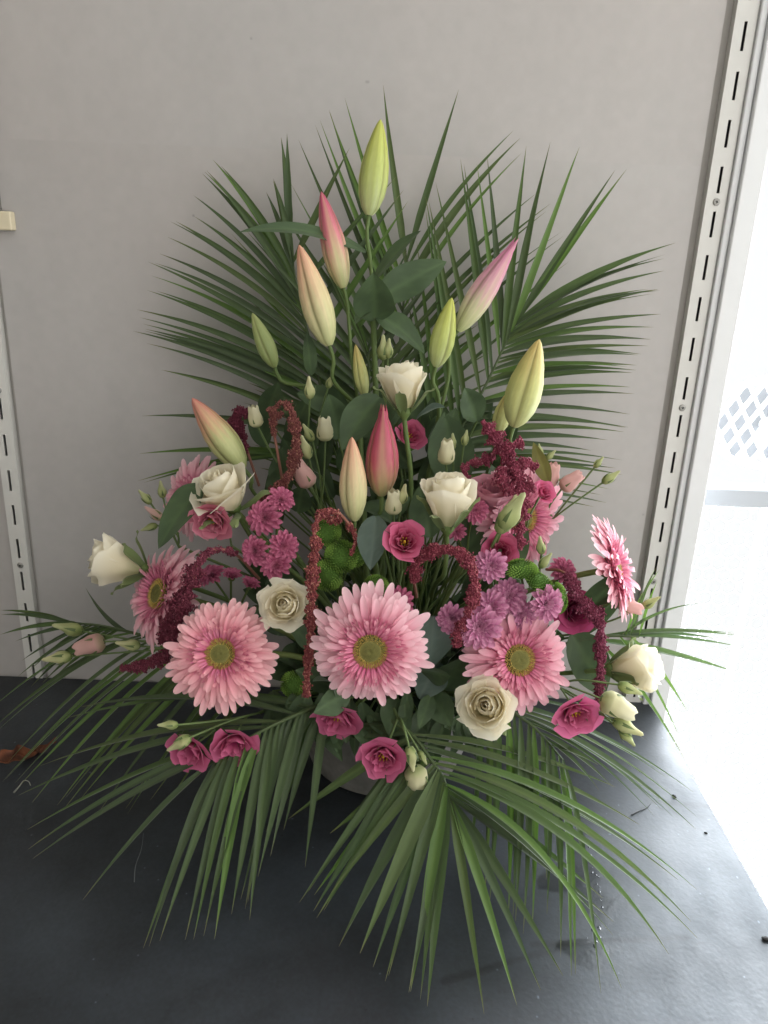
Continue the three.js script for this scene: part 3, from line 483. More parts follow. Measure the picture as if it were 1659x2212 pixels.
// --- hanging amaranth: a rope of grain clusters
const icoVar = [0, 1, 2, 3, 4, 5].map(() => { const g = new THREE.IcosahedronGeometry(1, 0); g.rotateX(rnd() * 6); g.rotateY(rnd() * 6); return g.attributes.position.array; });
function amaranth(label, stem, strands, hue = [0x6e1730, 0x8f3446, 0xa85a58]) {
  const f = stem[0], t = thing('amaranth', label, 'amaranth', f, 'hanging amaranth tassels');
  wpart(t, 'stem', stalk(stem, 0.0016, 24, 6), M.amaranthStem);
  const cs = hue.map(col), hoop = new THREE.CatmullRomCurve3(stem), hp = []; for (let i = 0; i <= 6; i++) hp.push(hoop.getPointAt(mix(0.45, 0.98, i / 6)));
  strands = [...strands, { pts: hp, r: 0.0034, taper: 1.1, dens: 1.3 }];
  for (const S of strands) {
    const curve = new THREE.CatmullRomCurve3(S.pts), L = curve.getLength(), ph = rr(0, 9), rad = (v, a = 0) => 0.84 * S.r * (0.70 + 0.5 * Math.sin(v * L * 330 + ph) * Math.sin(v * L * 170 + ph * 2) + 0.24 * Math.sin(a * 2 + v * L * 500)) * (v < 0.06 ? 0.5 + v * 8 : 1) * mix(1, S.taper ?? 0.55, v);
    const tas = wpart(t, 'tassel', stalk(S.pts, (v, a) => rad(v, a) * 0.82, Math.ceil(L / 0.003), 10, () => mixc(cs[0], cs[1], rnd() * 0.5)), M.grain);
    const fr = curve.computeFrenetFrames(120, false), n = Math.ceil(L * S.r * 2.6e6 * (S.dens ?? 1));
    const nv = icoVar[0].length / 3, pos = new Float32Array(n * nv * 3), nor = new Float32Array(n * nv * 3), cl = new Float32Array(n * nv * 3);
    for (let i = 0; i < n; i++) {
      const v = rnd(), a = rnd() * 6.2832, k = Math.round(v * 120), r = rad(v, a) * rr(0.7, 1.3) + (rnd() < 0.12 ? rr(0, 0.0022) : 0), p = curve.getPointAt(v).addScaledVector(fr.normals[k], Math.cos(a) * r).addScaledVector(fr.binormals[k], Math.sin(a) * r);
      const g = icoVar[Math.floor(rnd() * 6)], s = rr(0.0005, 0.0011), c = rnd() < 0.12 ? cs[2] : mixc(cs[0], cs[1], rnd());
      for (let q = 0; q < nv * 3; q += 3) { const w = i * nv * 3 + q; pos[w] = p.x - f.x + g[q] * s; pos[w + 1] = p.y - f.y + g[q + 1] * s * 1.25; pos[w + 2] = p.z - f.z + g[q + 2] * s; nor[w] = g[q]; nor[w + 1] = g[q + 1]; nor[w + 2] = g[q + 2]; cl[w] = c.r; cl[w + 1] = c.g; cl[w + 2] = c.b; }
    }
    const gg = new THREE.BufferGeometry(); gg.setAttribute('position', new THREE.BufferAttribute(pos, 3)); gg.setAttribute('normal', new THREE.BufferAttribute(nor, 3)); gg.setAttribute('color', new THREE.BufferAttribute(cl, 3));
    part(tas, 'grains', gg, M.grain, 'stuff');
  }
  return t;
}

// ------------------------------------------------------------------ the fronds
const A = at, up8 = V(0, 0.09, 0.01);
const tips = (z, ...p) => p.map(([x, y, dz, o]) => [A(x, y, z + (dz ?? 0)), o ?? {}]);
const tipsH = (h, ...p) => p.map(([x, y, dh, o]) => [atH(x, y, h + (dh ?? 0)), o ?? {}]);
frond('palm frond fanning over the wall away from the window', [A(800, 1240, 0.125), A(722, 960, 0.06), A(680, 780, 0.045), A(645, 640, 0.035), A(622, 500, 0.03)], [
  { fill: 0.6, t0: 0.34, t1: 0.96, w: 0.0092, bow: V(0.02, 0.10, 0.01), n: V(0.1, 0.5, 1), tips: tips(0.03, [301, 980, 0.02], [297, 1039, 0.03], [355, 800, 0.02], [318, 742, 0.02], [313, 715], [310, 700], [303, 686], [318, 627], [325, 595], [335, 568], [345, 548], [362, 512], [380, 478], [418, 422], [437, 375], [460, 345], [575, 415], [590, 390], [607, 296]) },
  { fill: 0, t0: 0.5, t1: 1, w: 0.0085, bow: V(0.01, 0.03, 0.02), tips: tips(0.045, [905, 640], [885, 560], [881, 435], [872, 410], [856, 382], [755, 320], [620, 288]) }]);
frond('tallest palm frond behind the topmost lily bud', [A(830, 1240, 0.12), A(850, 900, 0.055), A(868, 700, 0.04), A(880, 560, 0.03)], [
  { fill: 0.5, t0: 0.45, t1: 0.97, w: 0.0088, bow: V(-0.01, -0.03, 0), tips: tips(0.028, [560, 700], [540, 610], [500, 505], [600, 440], [645, 302], [681, 270], [711, 237], [745, 212], [828, 184]) },
  { t0: 0.98, t1: 1, w: 0.0095, bow: V(0, 0, 0.02), tips: tips(0.03, [991, 193]) },
  { fill: 0, t0: 0.42, t1: 0.97, w: 0.0066, bow: V(-0.05, 0.07, 0.02), tips: tips(0.035, [1190, 640], [1229, 565], [1217, 510], [1214, 500], [1179, 457], [1189, 440], [1159, 417], [1127, 330], [1124, 298, 0, { w: 0.011 }], [1109, 282]) }]);
frond('palm frond arching towards the window side of the wall', [A(880, 1240, 0.13), A(960, 990, 0.09), A(1040, 850, 0.065), A(1112, 700, 0.05)], [
  { fill: 0.6, t0: 0.35, t1: 0.9, w: 0.0088, bow: V(0.01, -0.01, 0.01), tips: tips(0.03, [880, 640], [900, 520], [919, 451], [925, 429], [941, 393], [1002, 354], [1052, 334]) },
  { fill: 0, t0: 0.9, t1: 1, w: 0.0098, bow: V(-0.01, 0.015, 0.02), tips: tips(0.04, [1137, 315], [1189, 307], [1252, 317], [1329, 367], [1354, 365]) },
  { fill: 0.7, t: [1, 0.985, 0.97, 0.95, 0.93, 0.9, 0.86, 0.82, 0.78, 0.74, 0.69, 0.64, 0.59, 0.53, 0.48, 0.43, 0.38, 0.33, 0.29], w: 0.0098, bow: V(-0.05, 0.10, 0.05), n: V(0.15, 0.7, 0.8),  tips: tips(0.07, [1459, 525], [1437, 550], [1434, 585], [1422, 625], [1409, 635], [1412, 707], [1385, 765], [1379, 767, 0.02], [1375, 789], [1366, 805], [1361, 836], [1361, 895], [1357, 923], [1348, 933], [1277, 973], [1344, 994], [1330, 1011], [1302, 1070], [1284, 1095]) }]);
// lower left, along the counter
frond('palm frond spreading low over the shaded counter end', [A(690, 1470, 0.19), A(520, 1420, 0.19), A(360, 1385, 0.17), A(220, 1352, 0.14), A(150, 1345, 0.12)], [
  { t0: 0.99, t1: 0.72, w: 0.006, bow: V(0, 0.09, 0), tips: tips(0.11, [0, 1318], [0, 1371], [47, 1427, 0.02], [38, 1462, 0.02], [63, 1470, 0.03], [119, 1462, 0.03], [185, 1270, -0.02, { bow: V(-0.05, -0.16, 0) }]) },
  { t0: 0.7, t1: 0.16, w: 0.0080, bow: V(0.02, 0.14, 0), n: V(0, 1, 0.5),  tips: tipsH(0.03, [-30, 1540], [-20, 1592], [6, 1688], [32, 1692], [69, 1734], [141, 1724], [174, 1726], [275, 1759, 0.01], [300, 1700, 0.02], [360, 1740, 0.02]) }]);
frond('palm frond lying broad in front of the pot on the shaded side', [A(760, 1500, 0.24), A(660, 1535, 0.29), A(545, 1590, 0.32), A(470, 1640, 0.33)], [
  { t0: 0.3, t1: 1, w: 0.0092, bow: V(0.0, 0.11, 0), n: V(0, 1, 0.5),  tips: tipsH(0.025, [140, 1552, 0.07], [200, 1520, 0.09], [40, 1718], [60, 1835], [178, 1945]) },
  { t0: 1, t1: 0.25, w: 0.0098, bow: V(0.0, 0.10, 0.01), n: V(0.3, 0.9, 0.7),  tips: tipsH(0.02, [322, 2045], [345, 2033], [418, 2030], [440, 2022], [500, 1975], [535, 1950], [520, 1943], [584, 1850, 0.02], [611, 1751, 0.03], [659, 1874]) }]);
frond('palm frond with fresh green tips hanging over the pot front', [A(800, 1480, 0.24), A(848, 1560, 0.285), A(888, 1585, 0.30), A(930, 1640, 0.32), A(956, 1677, 0.33), A(972, 1725, 0.335)], [
  { t: [0.5, 0.56, 0.6, 0.66, 0.72, 0.78, 0.82, 0.88, 0.93, 0.97], w: 0.0118, bow: V(0, 0.07, 0.02), n: V(-0.1, 0.8, 0.8),  tips: tipsH(0.018, [596, 1598, 0.06], [666, 1926], [677, 1968], [684, 1983], [713, 1800, 0.03], [732, 2045, 0, { w: 0.016 }], [806, 2089], [832, 2120], [908, 2160], [923, 2174]) },
  { t: [1, 1, 0.99], w: 0.0108, bow: V(0, 0.06, 0.02), n: V(0, 0.8, 0.8),  tips: tipsH(0.015, [1046, 2191], [1168, 2139], [1326, 1992]) },
  { t: [0.97, 0.94, 0.9, 0.8, 0.7, 0.6, 0.52], w: 0.0096, bow: V(0.02, 0.10, 0), n: V(0.25, 1, 0.4), tips: tipsH(0.015, [1249, 1922], [1302, 1940], [1343, 2135, 0, { bow: V(0.12, 0.16, 0) }], [1508, 2028, 0, { bow: V(0.05, 0.16, 0) }], [1506, 1922, 0, { bow: V(0.03, 0.15, 0) }], [1400, 1850, 0.01], [1330, 1700, 0.06]) },
  { t: [0.4, 0.3], w: 0.0085, tips: tipsH(0.1, [640, 1585], [700, 1560]) }]);
frond('palm frond reaching from the pot over the wet counter', [A(930, 1490, 0.22), A(1040, 1510, 0.25), A(1140, 1560, 0.27), A(1215, 1640, 0.275)], [
  { t0: 0.35, t1: 1, w: 0.0085, bow: V(0.02, 0.07, 0), n: V(0.2, 0.8, 0.6),  tips: tipsH(0.012, [1014, 1866, 0.02], [1057, 1956, 0.01], [1108, 1981], [1130, 2018], [1180, 1900], [1211, 2067], [1243, 2105]) },
  { t0: 0.3, t1: 1, w: 0.0082, bow: V(0.0, 0.13, 0), n: V(0.3, 1, 0.2),  tips: tipsH(0.03, [1400, 1600, 0.06], [1499, 1712, 0.01], [1503, 1791], [1430, 1750], [1326, 1702, 0.05], [1292, 1652, 0.08], [1298, 2146, -0.01]) }]);
frond('palm frond sticking out sideways towards the window glare', [A(1000, 1420, 0.2), A(1180, 1400, 0.22), A(1300, 1375, 0.22), A(1380, 1375, 0.22)], [
  { t0: 1, t1: 0.7, w: 0.0058, bow: V(0, 0.07, 0), n: V(0, 1, 0.6), tips: tips(0.2, [1420, 1255, -0.02, { bow: V(-0.03, 0.16, 0), w: 0.004 }], [1425, 1230, -0.02, { bow: V(-0.03, 0.16, 0), w: 0.004 }], [1601, 1374], [1554, 1380], [1593, 1453, 0, { w: 0.009 }]) },
  { t0: 0.95, t1: 0.75, w: 0.0085, bow: V(0.02, 0.06, 0), n: V(0.2, 1, 0.6),  tips: tips(0.25, [1485, 1537], [1479, 1640]) }]);

// ------------------------------------------------------------------ lilies
const gl = [0x3b5030, 0x587046], dk = gl, greyLeaf = [0x52655a, 0x6f8076], F = V(0, 0.2, 1);
lily('tall lily stem with the topmost green bud and arching leaf', A(806, 690, 0.12), [
  { base: A(797, 465, 0.115), tip: A(822, 258, 0.11), w: 0.034, c: 'green', spin: 0.4, via: V(0, 0, 0) }], { foot: V(0.01, 0.11, 0.13), leaves: [
  [A(790, 545, 0.117), A(514, 502, 0.15), 0.017, V(0, 0.75, 0.8), 0.17, dk], [A(810, 692, 0.128), A(806, 588, 0.165), 0.043, V(0, -0.5, 1), 0.02, gl, 0.2], [A(806, 610, 0.123), A(910, 498, 0.14), 0.019, V(-0.5, 0.6, 0.7), 0.12, gl], [A(812, 650, 0.118), A(965, 565, 0.10), 0.036, F, 0.05, dk], [A(810, 680, 0.123), A(918, 765, 0.15), 0.030, V(0.2, 0.8, 0.7), 0.15, dk], [A(800, 660, 0.125), A(768, 700, 0.14), 0.018, V(-0.6, 0.2, 0.8), 0.1, gl]] });
lily('lily stem with a rosy pink and a peach bud behind the top rose', A(775, 880, 0.125), [
  { base: A(742, 622, 0.125), tip: A(694, 414, 0.12), w: 0.030, c: 'red', spin: 0.2 }, { base: A(711, 746, 0.15), tip: A(646, 529, 0.15), w: 0.037, c: 'peach', spin: 1.2, via: V(-0.012, 0, 0.01) }, { base: A(788, 856, 0.135), tip: A(768, 744, 0.135), w: 0.018, c: 'gold' }, { base: A(594, 793, 0.10), tip: A(545, 676, 0.10), w: 0.024, c: 'dull' }],
  { leaves: [[A(820, 858, 0.15), A(738, 974, 0.20), 0.040, V(-0.3, 0.3, 1), 0.12, dk], [A(672, 810, 0.13), A(662, 716, 0.14), 0.017, V(0.5, 0, 0.8), 0.02, dk], [A(750, 880, 0.13), A(640, 850, 0.13), 0.03, F, 0.08, dk], [A(780, 940, 0.13), A(880, 850, 0.12), 0.035, F, 0.05, dk]] });
lily('lily stem with blush pink bud leaning towards the window', A(948, 900, 0.125), [
  { base: A(990, 714, 0.12), tip: A(1112, 524, 0.13), w: 0.032, c: 'blush', open: 0.5, spin: 0.9 }, { base: A(942, 792, 0.14), tip: A(976, 643, 0.145), w: 0.030, c: 'green', spin: 0.2 }], { leaves: [[A(945, 1010, 0.14), A(985, 880, 0.14), 0.032, F, 0.05, dk], [A(900, 905, 0.16), A(962, 880, 0.18), 0.016, V(0, 1, 0.5), 0.2, greyLeaf]] });
lily('lily stem with a plump golden green bud above the amaranth', A(1095, 985, 0.16), [
  { base: A(1110, 921, 0.18), tip: A(1165, 733, 0.185), w: 0.041, c: 'gold', spin: 1.5 }, { base: A(1075, 935, 0.15), tip: A(1100, 845, 0.145), w: 0.022, c: 'gold' }], { leaves: [[A(1185, 1045, 0.19), A(1152, 955, 0.19), 0.017, V(-0.4, 0.2, 0.8), 0.02, [0x6f6f35, 0x8b8a4a]]] });
lily('lily stem with a dark red and a peach bud in the middle of the bouquet', A(802, 1160, 0.19), [
  { base: A(824, 1070, 0.215), tip: A(828, 888, 0.215), w: 0.038, c: 'deep', open: 0.6, spin: 0.3 }, { base: A(766, 1124, 0.235), tip: A(760, 944, 0.235), w: 0.032, c: 'peach', spin: 0.8 }], { leaves: [[A(830, 1080, 0.19), A(845, 1130, 0.22), 0.05, V(0, 0.7, 0.7), 0.1, dk]] });
lily('lily stem with a single salmon bud leaning away from the window', A(560, 1080, 0.14), [{ base: A(526, 1012, 0.15), tip: A(415, 860, 0.14), w: 0.038, c: 'salmon', spin: 1.1 }]);

// ------------------------------------------------------------------ gerberas
const gz = (x, y, z, add) => { const p = A(x, y, z); return [p, toCam(p).add(add)]; };
gerbera('pink gerbera on the shaded side with greenish eye facing out', ...gz(478, 1412, 0.31, V(-0.18, -0.02, 0)), 0.0535, { cup: 0.09 });
gerbera('pink gerbera with drooping petals in the front middle of the bouquet', ...gz(800, 1403, 0.335, V(0, -0.25, 0)), 0.0575, { cup: -0.06 });
gerbera('pink gerbera half covered by white rose and purple chrysanthemums', ...gz(1118, 1425, 0.29, V(0.32, -0.05, 0)), 0.057, { cup: 0.02 });
gerbera('pink gerbera seen half from the side behind dark amaranth', A(352, 1285, 0.22), V(-0.72, 0.45, 0.62), 0.060);
gerbera('pink gerbera behind the hanging red amaranth on the window side', A(1122, 1118, 0.18), V(0.5, 0.2, 0.9), 0.062);
gerbera('pink gerbera seen edge on sticking out towards the window', A(1318, 1228, 0.21), V(0.84, 0.42, 0.34), 0.058, { cup: 0.12 });
gerbera('pink gerbera mostly hidden behind the white rose on the shaded side', A(425, 1078, 0.12), V(-0.4, 0.25, 0.85), 0.050);

// ------------------------------------------------------------------ white roses
const roseHalf = roseSet(0.32);
rose('tall white rose standing alone above the red lily bud', A(873, 888, 0.19), V(-0.08, 1, 0.02), 0.053, roseBud[1], { path: [A(888, 1040, 0.19), A(880, 960, 0.192)], fat: 0.98, sepal: 0.4 });
rose('white rose in front of a half hidden gerbera beside dark leaf', A(505, 1096, 0.205), V(-0.35, 0.85, 0.35), 0.056, roseHalf, { sepal: 0.5, back: 0.5 });
rose('white rose bud above the magenta lisianthus and red amaranth arch', A(966, 1138, 0.25), V(-0.03, 1, 0.12), 0.057, roseBud[0], { sepal: 0.3, fat: 0.92 });
rose('white rose lying sideways and pointing away over the bare wall', A(308, 1232, 0.2), V(-1, 0.42, 0.16), 0.058, roseBud[0], { sepal: 1, fat: 0.95 });
rose('open white rose facing forward between gerberas and amaranth', A(618, 1308, 0.285), toCam(A(610, 1290, 0.3)).add(V(-0.1, 0.1, 0)), 0.037, roseOpen[0], { back: 1.1 });
rose('large open white rose overlapping the gerbera on the window side', A(1054, 1525, 0.315), toCam(A(1045, 1510, 0.34)).add(V(-0.08, 0.02, 0)), 0.043, roseOpen[1], { back: 1.1 });
rose('white rose pointing sideways against the window frame', A(1318, 1446, 0.245), V(1, 0.36, 0.35), 0.055, roseBud[1], { sepal: 0.3 });

// ------------------------------------------------------------------ lisianthus
const seg = (b, t, z, o) => { const p = A(b[0], b[1], z), q = A(t[0], t[1], z + 0.004); return { c: p, dir: q.clone().sub(p), s: p.distanceTo(q), ...o }; };
const bl = (x, y, z, dir, s, set, o) => ({ c: A(x, y, z), dir, s, set: lisOpen[set], ...o });
lisOpen.rosy = lisSet({ c0: col(0xc07088), c1: col(0xd98ca2), c2: col(0xe7a9b8) }, 0.0);
lisianthus('open magenta lisianthus with yellow centre below the red lily bud', A(868, 1230, 0.22), [bl(872, 1176, 0.265, V(0.06, 0.62, 0.78), 0.029, 'hot', { spin: 0.3 })]);
lisianthus('magenta lisianthus hanging in front of the pot with cream buds', A(860, 1550, 0.29), [bl(833, 1622, 0.325, V(-0.2, 0.05, 1), 0.032, 'magenta'), seg([895, 1655], [906, 1722], 0.335, { fat: 0 }), seg([884, 1612], [893, 1668], 0.34, { bud: 0 }), seg([905, 1622], [922, 1652], 0.325, { bud: 1 })]);
lisianthus('dark magenta lisianthus peeping out under the middle gerbera', A(760, 1480, 0.24), [bl(735, 1532, 0.285, V(-0.1, -0.3, 0.9), 0.034, 'magenta')]);
lisianthus('two drooping magenta lisianthus with slim buds below the shaded gerbera', A(560, 1540, 0.27), [bl(424, 1605, 0.325, V(-0.2, -0.12, 0.95), 0.031, 'magenta', { stamen: false }), bl(508, 1588, 0.32, V(0.1, -0.15, 0.95), 0.032, 'magenta', { stamen: false }), seg([385, 1566], [339, 1566], 0.34, { bud: 1 }), seg([412, 1592], [360, 1622], 0.345, { bud: 0 })], { leaves: [[A(585, 1530, 0.27), A(575, 1605, 0.29), 0.014, F, 0.02, gl]] });
lisianthus('magenta lisianthus showing yellow stamens with cream buds on the window side', A(1200, 1480, 0.25), [bl(1236, 1524, 0.305, V(0.12, -0.1, 1), 0.033, 'magenta'), seg([1298, 1508], [1368, 1545], 0.31, { fat: 0 }), seg([1325, 1556], [1390, 1588], 0.315, { bud: 0 }), seg([1340, 1575], [1372, 1612], 0.315, { bud: 1 }), seg([1335, 1478], [1388, 1500], 0.29, { bud: 1 })]);
lisianthus('magenta lisianthus half hidden behind the tall white rose', A(870, 1040, 0.13), [bl(878, 950, 0.125, V(0.3, 0.6, 0.6), 0.026, 'hot')]);
lisianthus('pink lisianthus drooping under the half open white rose', A(500, 1180, 0.17), [bl(468, 1112, 0.215, V(-0.15, -0.25, 0.95), 0.032, 'pink')]);
lisianthus('deep pink lisianthus behind the bright green chrysanthemums', A(1070, 1260, 0.2), [bl(1080, 1190, 0.235, V(-0.1, 0.35, 0.9), 0.027, 'hot', { stamen: false })]);
lisianthus('hot pink lisianthus tip squeezed between amaranth and gerbera', A(1140, 1180, 0.18), [bl(1166, 1070, 0.215, V(0.4, 0.6, 0.6), 0.018, 'hot', { stamen: false })]);
lisianthus('pale pink lisianthus with cream buds beside the brown red amaranth', A(690, 1120, 0.14), [seg([672, 1050], [642, 1005], 0.17, { fat: 1, s: 0.032 }), seg([703, 952], [700, 900], 0.15, { fat: 0 }), seg([668, 990], [651, 940], 0.16, { bud: 0 }), seg([676, 953], [654, 915], 0.15, { bud: 1 })]);
lisianthus('slim cream lisianthus buds standing beside the peach lily bud', A(650, 1060, 0.12), [seg([556, 922], [546, 878], 0.14, { fat: 0 }), seg([670, 862], [667, 812], 0.15, { bud: 0 }), seg([708, 838], [719, 807], 0.14, { bud: 1 })]);
lisianthus('pair of green lisianthus buds just over the tall white rose', A(832, 900, 0.14), [seg([827, 778], [828, 722], 0.15, { bud: 1 }), seg([838, 774], [841, 730], 0.152, { bud: 1 })]);
lisianthus('two small cream lisianthus buds beside the dark red lily bud', A(858, 1180, 0.19), [seg([850, 1110], [850, 1060], 0.235, { fat: 0 }), seg([867, 1088], [876, 1045], 0.235, { bud: 0 })]);
lisianthus('cream and green lisianthus buds next to the curled amaranth', A(985, 1110, 0.16), [seg([963, 1002], [966, 950], 0.19, { fat: 0 }), seg([1002, 962], [1009, 928], 0.18, { bud: 1 }), seg([978, 970], [978, 935], 0.17, { bud: 1 })]);
lisianthus('pale lisianthus spray with thin buds spread against the window side wall', A(1195, 1120, 0.16), [seg([1212, 1056], [1256, 1024], 0.18, { fat: 1 }), seg([1186, 1050], [1198, 1002], 0.17, { fat: 1 }), seg([1284, 1010], [1304, 986], 0.18, { bud: 1 }), seg([1301, 1043], [1340, 1017], 0.19, { bud: 1 }), seg([1180, 992], [1201, 972], 0.17, { bud: 1 }), seg([1168, 985], [1164, 958], 0.17, { bud: 1 })]);
lisianthus('rosy half open lisianthus beside the curled amaranth stem', A(1050, 1190, 0.17), [bl(1062, 1092, 0.195, V(-0.05, 1, 0.45), 0.042, 'rosy', { stamen: false })]);
lisianthus('long green lisianthus buds leaning across the hanging amaranth', A(1060, 1210, 0.2), [seg([1082, 1142], [1134, 1064], 0.265, { bud: 1 }), seg([1092, 1126], [1116, 1068], 0.26, { bud: 0 }), seg([1075, 1150], [1120, 1085], 0.262, { bud: 1 })]);
lisianthus('two olive lisianthus buds in front of the window side gerbera', A(1150, 1270, 0.2), [seg([1170, 1196], [1166, 1158], 0.25, { bud: 1 }), seg([1166, 1226], [1192, 1194], 0.255, { bud: 1 })]);
lisianthus('green and pink lisianthus buds reaching over the bare wall', A(385, 1180, 0.14), [seg([326, 1088], [299, 1058], 0.14, { bud: 1 }), seg([352, 1122], [312, 1094], 0.145, { bud: 2 }), seg([340, 1134], [303, 1146], 0.14, { bud: 1 }), seg([352, 1075], [346, 1038], 0.13, { bud: 1 })]);
lisianthus('cream and pale pink lisianthus buds lying low before the shaded upright', A(400, 1400, 0.2), [seg([226, 1385], [163, 1402], 0.19, { fat: 1 }), seg([156, 1418], [90, 1425], 0.185, { bud: 0 }), seg([180, 1364], [112, 1350], 0.17, { bud: 1 }), seg([304, 1396], [248, 1388], 0.2, { bud: 0 })]);
lisianthus('pale pink lisianthus with green bud under the edge on gerbera', A(1280, 1350, 0.2), [seg([1335, 1300], [1386, 1318], 0.225, { fat: 1 }), seg([1388, 1312], [1427, 1289], 0.22, { bud: 1 })]);
lisianthus('plum coloured lisianthus in shade behind the green chrysanthemums', A(1200, 1370, 0.2), [bl(1232, 1318, 0.225, V(0.2, 0.3, 0.9), 0.03, 'plum', { stamen: false })]);

// ------------------------------------------------------------------ chrysanthemums
const hd = (x, y, z, s, dir, o) => ({ c: A(x, y, z), dir: dir ?? V(rr(-0.2, 0.2), rr(0.2, 0.6), 0.9), s: s * 0.88, ...o });
mums('purple chrysanthemum spray of five heads above the open white rose', A(600, 1290, 0.2), [hd(573, 1118, 0.225, 0.022, V(-0.2, 0.3, 0.9), { m: 1 }), hd(606, 1080, 0.215, 0.017, V(0.4, 0.6, 0.6), { m: 1 }), hd(553, 1190, 0.24, 0.019, V(-0.35, 0.3, 0.8), { m: 1 }), hd(612, 1180, 0.24, 0.019, V(0.35, 0.3, 0.85), { m: 1 }), hd(597, 1222, 0.25, 0.019, V(-0.1, 0.6, 0.7), { m: 1 })]);
mums('dim purple chrysanthemum heads in shade behind the shaded gerbera', A(510, 1320, 0.2), [hd(458, 1245, 0.2, 0.018, V(-0.3, 0.8, 0.4), { m: 2 }), hd(500, 1250, 0.21, 0.015, V(0.2, 0.9, 0.1), { m: 2, cup: 0.4 }), hd(538, 1268, 0.22, 0.014, V(0.35, 0.9, 0.1), { m: 2, cup: 0.4 })]);
mums('lilac chrysanthemum spray of many heads over the window side gerbera', A(1080, 1410, 0.23), [hd(1100, 1288, 0.27, 0.021), hd(1060, 1222, 0.265, 0.020, V(-0.1, 0.4, 0.9)), hd(1178, 1303, 0.285, 0.021, V(0.3, 0.3, 0.9)), hd(1036, 1352, 0.295, 0.026, V(-0.1, 0.3, 0.9)), hd(1124, 1326, 0.275, 0.018), hd(978, 1335, 0.28, 0.019, V(-0.4, 0.2, 0.9)), hd(1062, 1312, 0.28, 0.02)]);
mums('small purple chrysanthemum heads beside the white rose bud', A(1010, 1200, 0.2), [hd(1025, 1103, 0.22, 0.017, V(0.1, 0.5, 0.85), { m: 1 }), hd(986, 1148, 0.22, 0.012, V(0, 0.5, 0.85), { m: 2 })]);
mums('single purple chrysanthemum peeping over the middle gerbera', A(850, 1380, 0.22), [hd(862, 1300, 0.265, 0.018, V(0.1, 0.5, 0.85), { m: 1 })]);
mums('dark purple chrysanthemum next to the plum lisianthus', A(1200, 1330, 0.18), [hd(1214, 1236, 0.21, 0.019, V(0.3, 0.7, 0.6), { m: 2 })]);
mums('green button chrysanthemum spray behind the hanging amaranth rope', A(735, 1310, 0.19), [hd(737, 1202, 0.235, 0.019, V(0, 0.5, 0.85)), hd(708, 1243, 0.24, 0.018, V(-0.2, 0.2, 0.9)), hd(706, 1150, 0.225, 0.016), hd(766, 1200, 0.225, 0.014, V(0.4, 0.4, 0.8))], { button: true });
mums('single green button chrysanthemum above the middle gerbera', A(812, 1330, 0.22), [hd(812, 1268, 0.262, 0.0145, V(0, 0.75, 0.65))], { button: true });
mums('bright green button chrysanthemum spray seen from the side above lilac heads', A(1150, 1340, 0.22), [hd(1126, 1232, 0.265, 0.018, V(-0.1, 1, 0.1)), hd(1163, 1262, 0.272, 0.019, V(0.45, 0.85, 0.1)), hd(1204, 1292, 0.272, 0.017, V(0.85, 0.3, 0.4))], { button: true });
mums('dim green button chrysanthemum in shade beside the shaded gerbera', A(640, 1480, 0.22), [hd(636, 1478, 0.262, 0.016, V(0, 0.3, 0.95))], { button: true });

// ------------------------------------------------------------------ amaranth
const dull = [0x663032, 0x885048, 0xa0705e], deepRed = [0x5a1e30, 0x782f42, 0x8c4a58];
amaranth('amaranth rope hanging down between the shaded and middle gerberas', [A(772, 1175, 0.235), A(752, 1130, 0.25), A(725, 1106, 0.262), A(697, 1108, 0.27), A(680, 1140, 0.275), A(680, 1190, 0.28)], [
  { pts: [A(684, 1160, 0.276), A(676, 1230, 0.29), A(674, 1300, 0.30), A(670, 1380, 0.31), A(664, 1450, 0.315), A(662, 1505, 0.318)], r: 0.0075, taper: 0.5 }, { pts: [A(738, 1118, 0.25), A(715, 1125, 0.252), A(700, 1105, 0.255), A(688, 1120, 0.26)], r: 0.005, dens: 0.7 }, { pts: [A(752, 1130, 0.248), A(768, 1165, 0.245), A(757, 1200, 0.25)], r: 0.004, dens: 0.6 }], [0x6e2a36, 0x955048, 0xb0786a]);
amaranth('dull red amaranth curling in a hook behind purple chrysanthemums', [A(612, 1050, 0.16), A(600, 980, 0.16), A(590, 910, 0.16), A(600, 872, 0.165), A(622, 875, 0.17), A(636, 905, 0.172)], [
  { pts: [A(632, 900, 0.172), A(640, 945, 0.176), A(634, 1000, 0.182), A(616, 1040, 0.186), A(580, 1072, 0.186), A(545, 1100, 0.18)], r: 0.0078, taper: 0.8 }, { pts: [A(582, 880, 0.158), A(592, 900, 0.16), A(612, 892, 0.16)], r: 0.005, dens: 0.6 }], dull);
amaranth('dark amaranth draped over the half turned gerbera on the shaded side', [A(560, 1250, 0.2), A(500, 1192, 0.24), A(455, 1190, 0.26), A(432, 1212, 0.27), A(418, 1250, 0.275)], [
  { pts: [A(428, 1215, 0.268), A(412, 1260, 0.272), A(395, 1320, 0.275), A(378, 1375, 0.272), A(360, 1415, 0.262), A(310, 1438, 0.245), A(262, 1445, 0.23)], r: 0.0105, taper: 0.4 }, { pts: [A(405, 1270, 0.265), A(370, 1330, 0.265), A(350, 1390, 0.26)], r: 0.009, taper: 0.7 }], deepRed);
amaranth('red amaranth forming an arch above the lilac chrysanthemums', [A(900, 1290, 0.24), A(895, 1235, 0.255), A(915, 1198, 0.262), A(955, 1187, 0.27)], [
  { pts: [A(896, 1255, 0.252), A(903, 1210, 0.26), A(935, 1190, 0.268), A(980, 1190, 0.276), A(1012, 1215, 0.284), A(1025, 1260, 0.29), A(1018, 1310, 0.295), A(995, 1360, 0.298), A(985, 1395, 0.298)], r: 0.0075, taper: 0.9 }], [0x742838, 0x934050, 0xaa6468]);
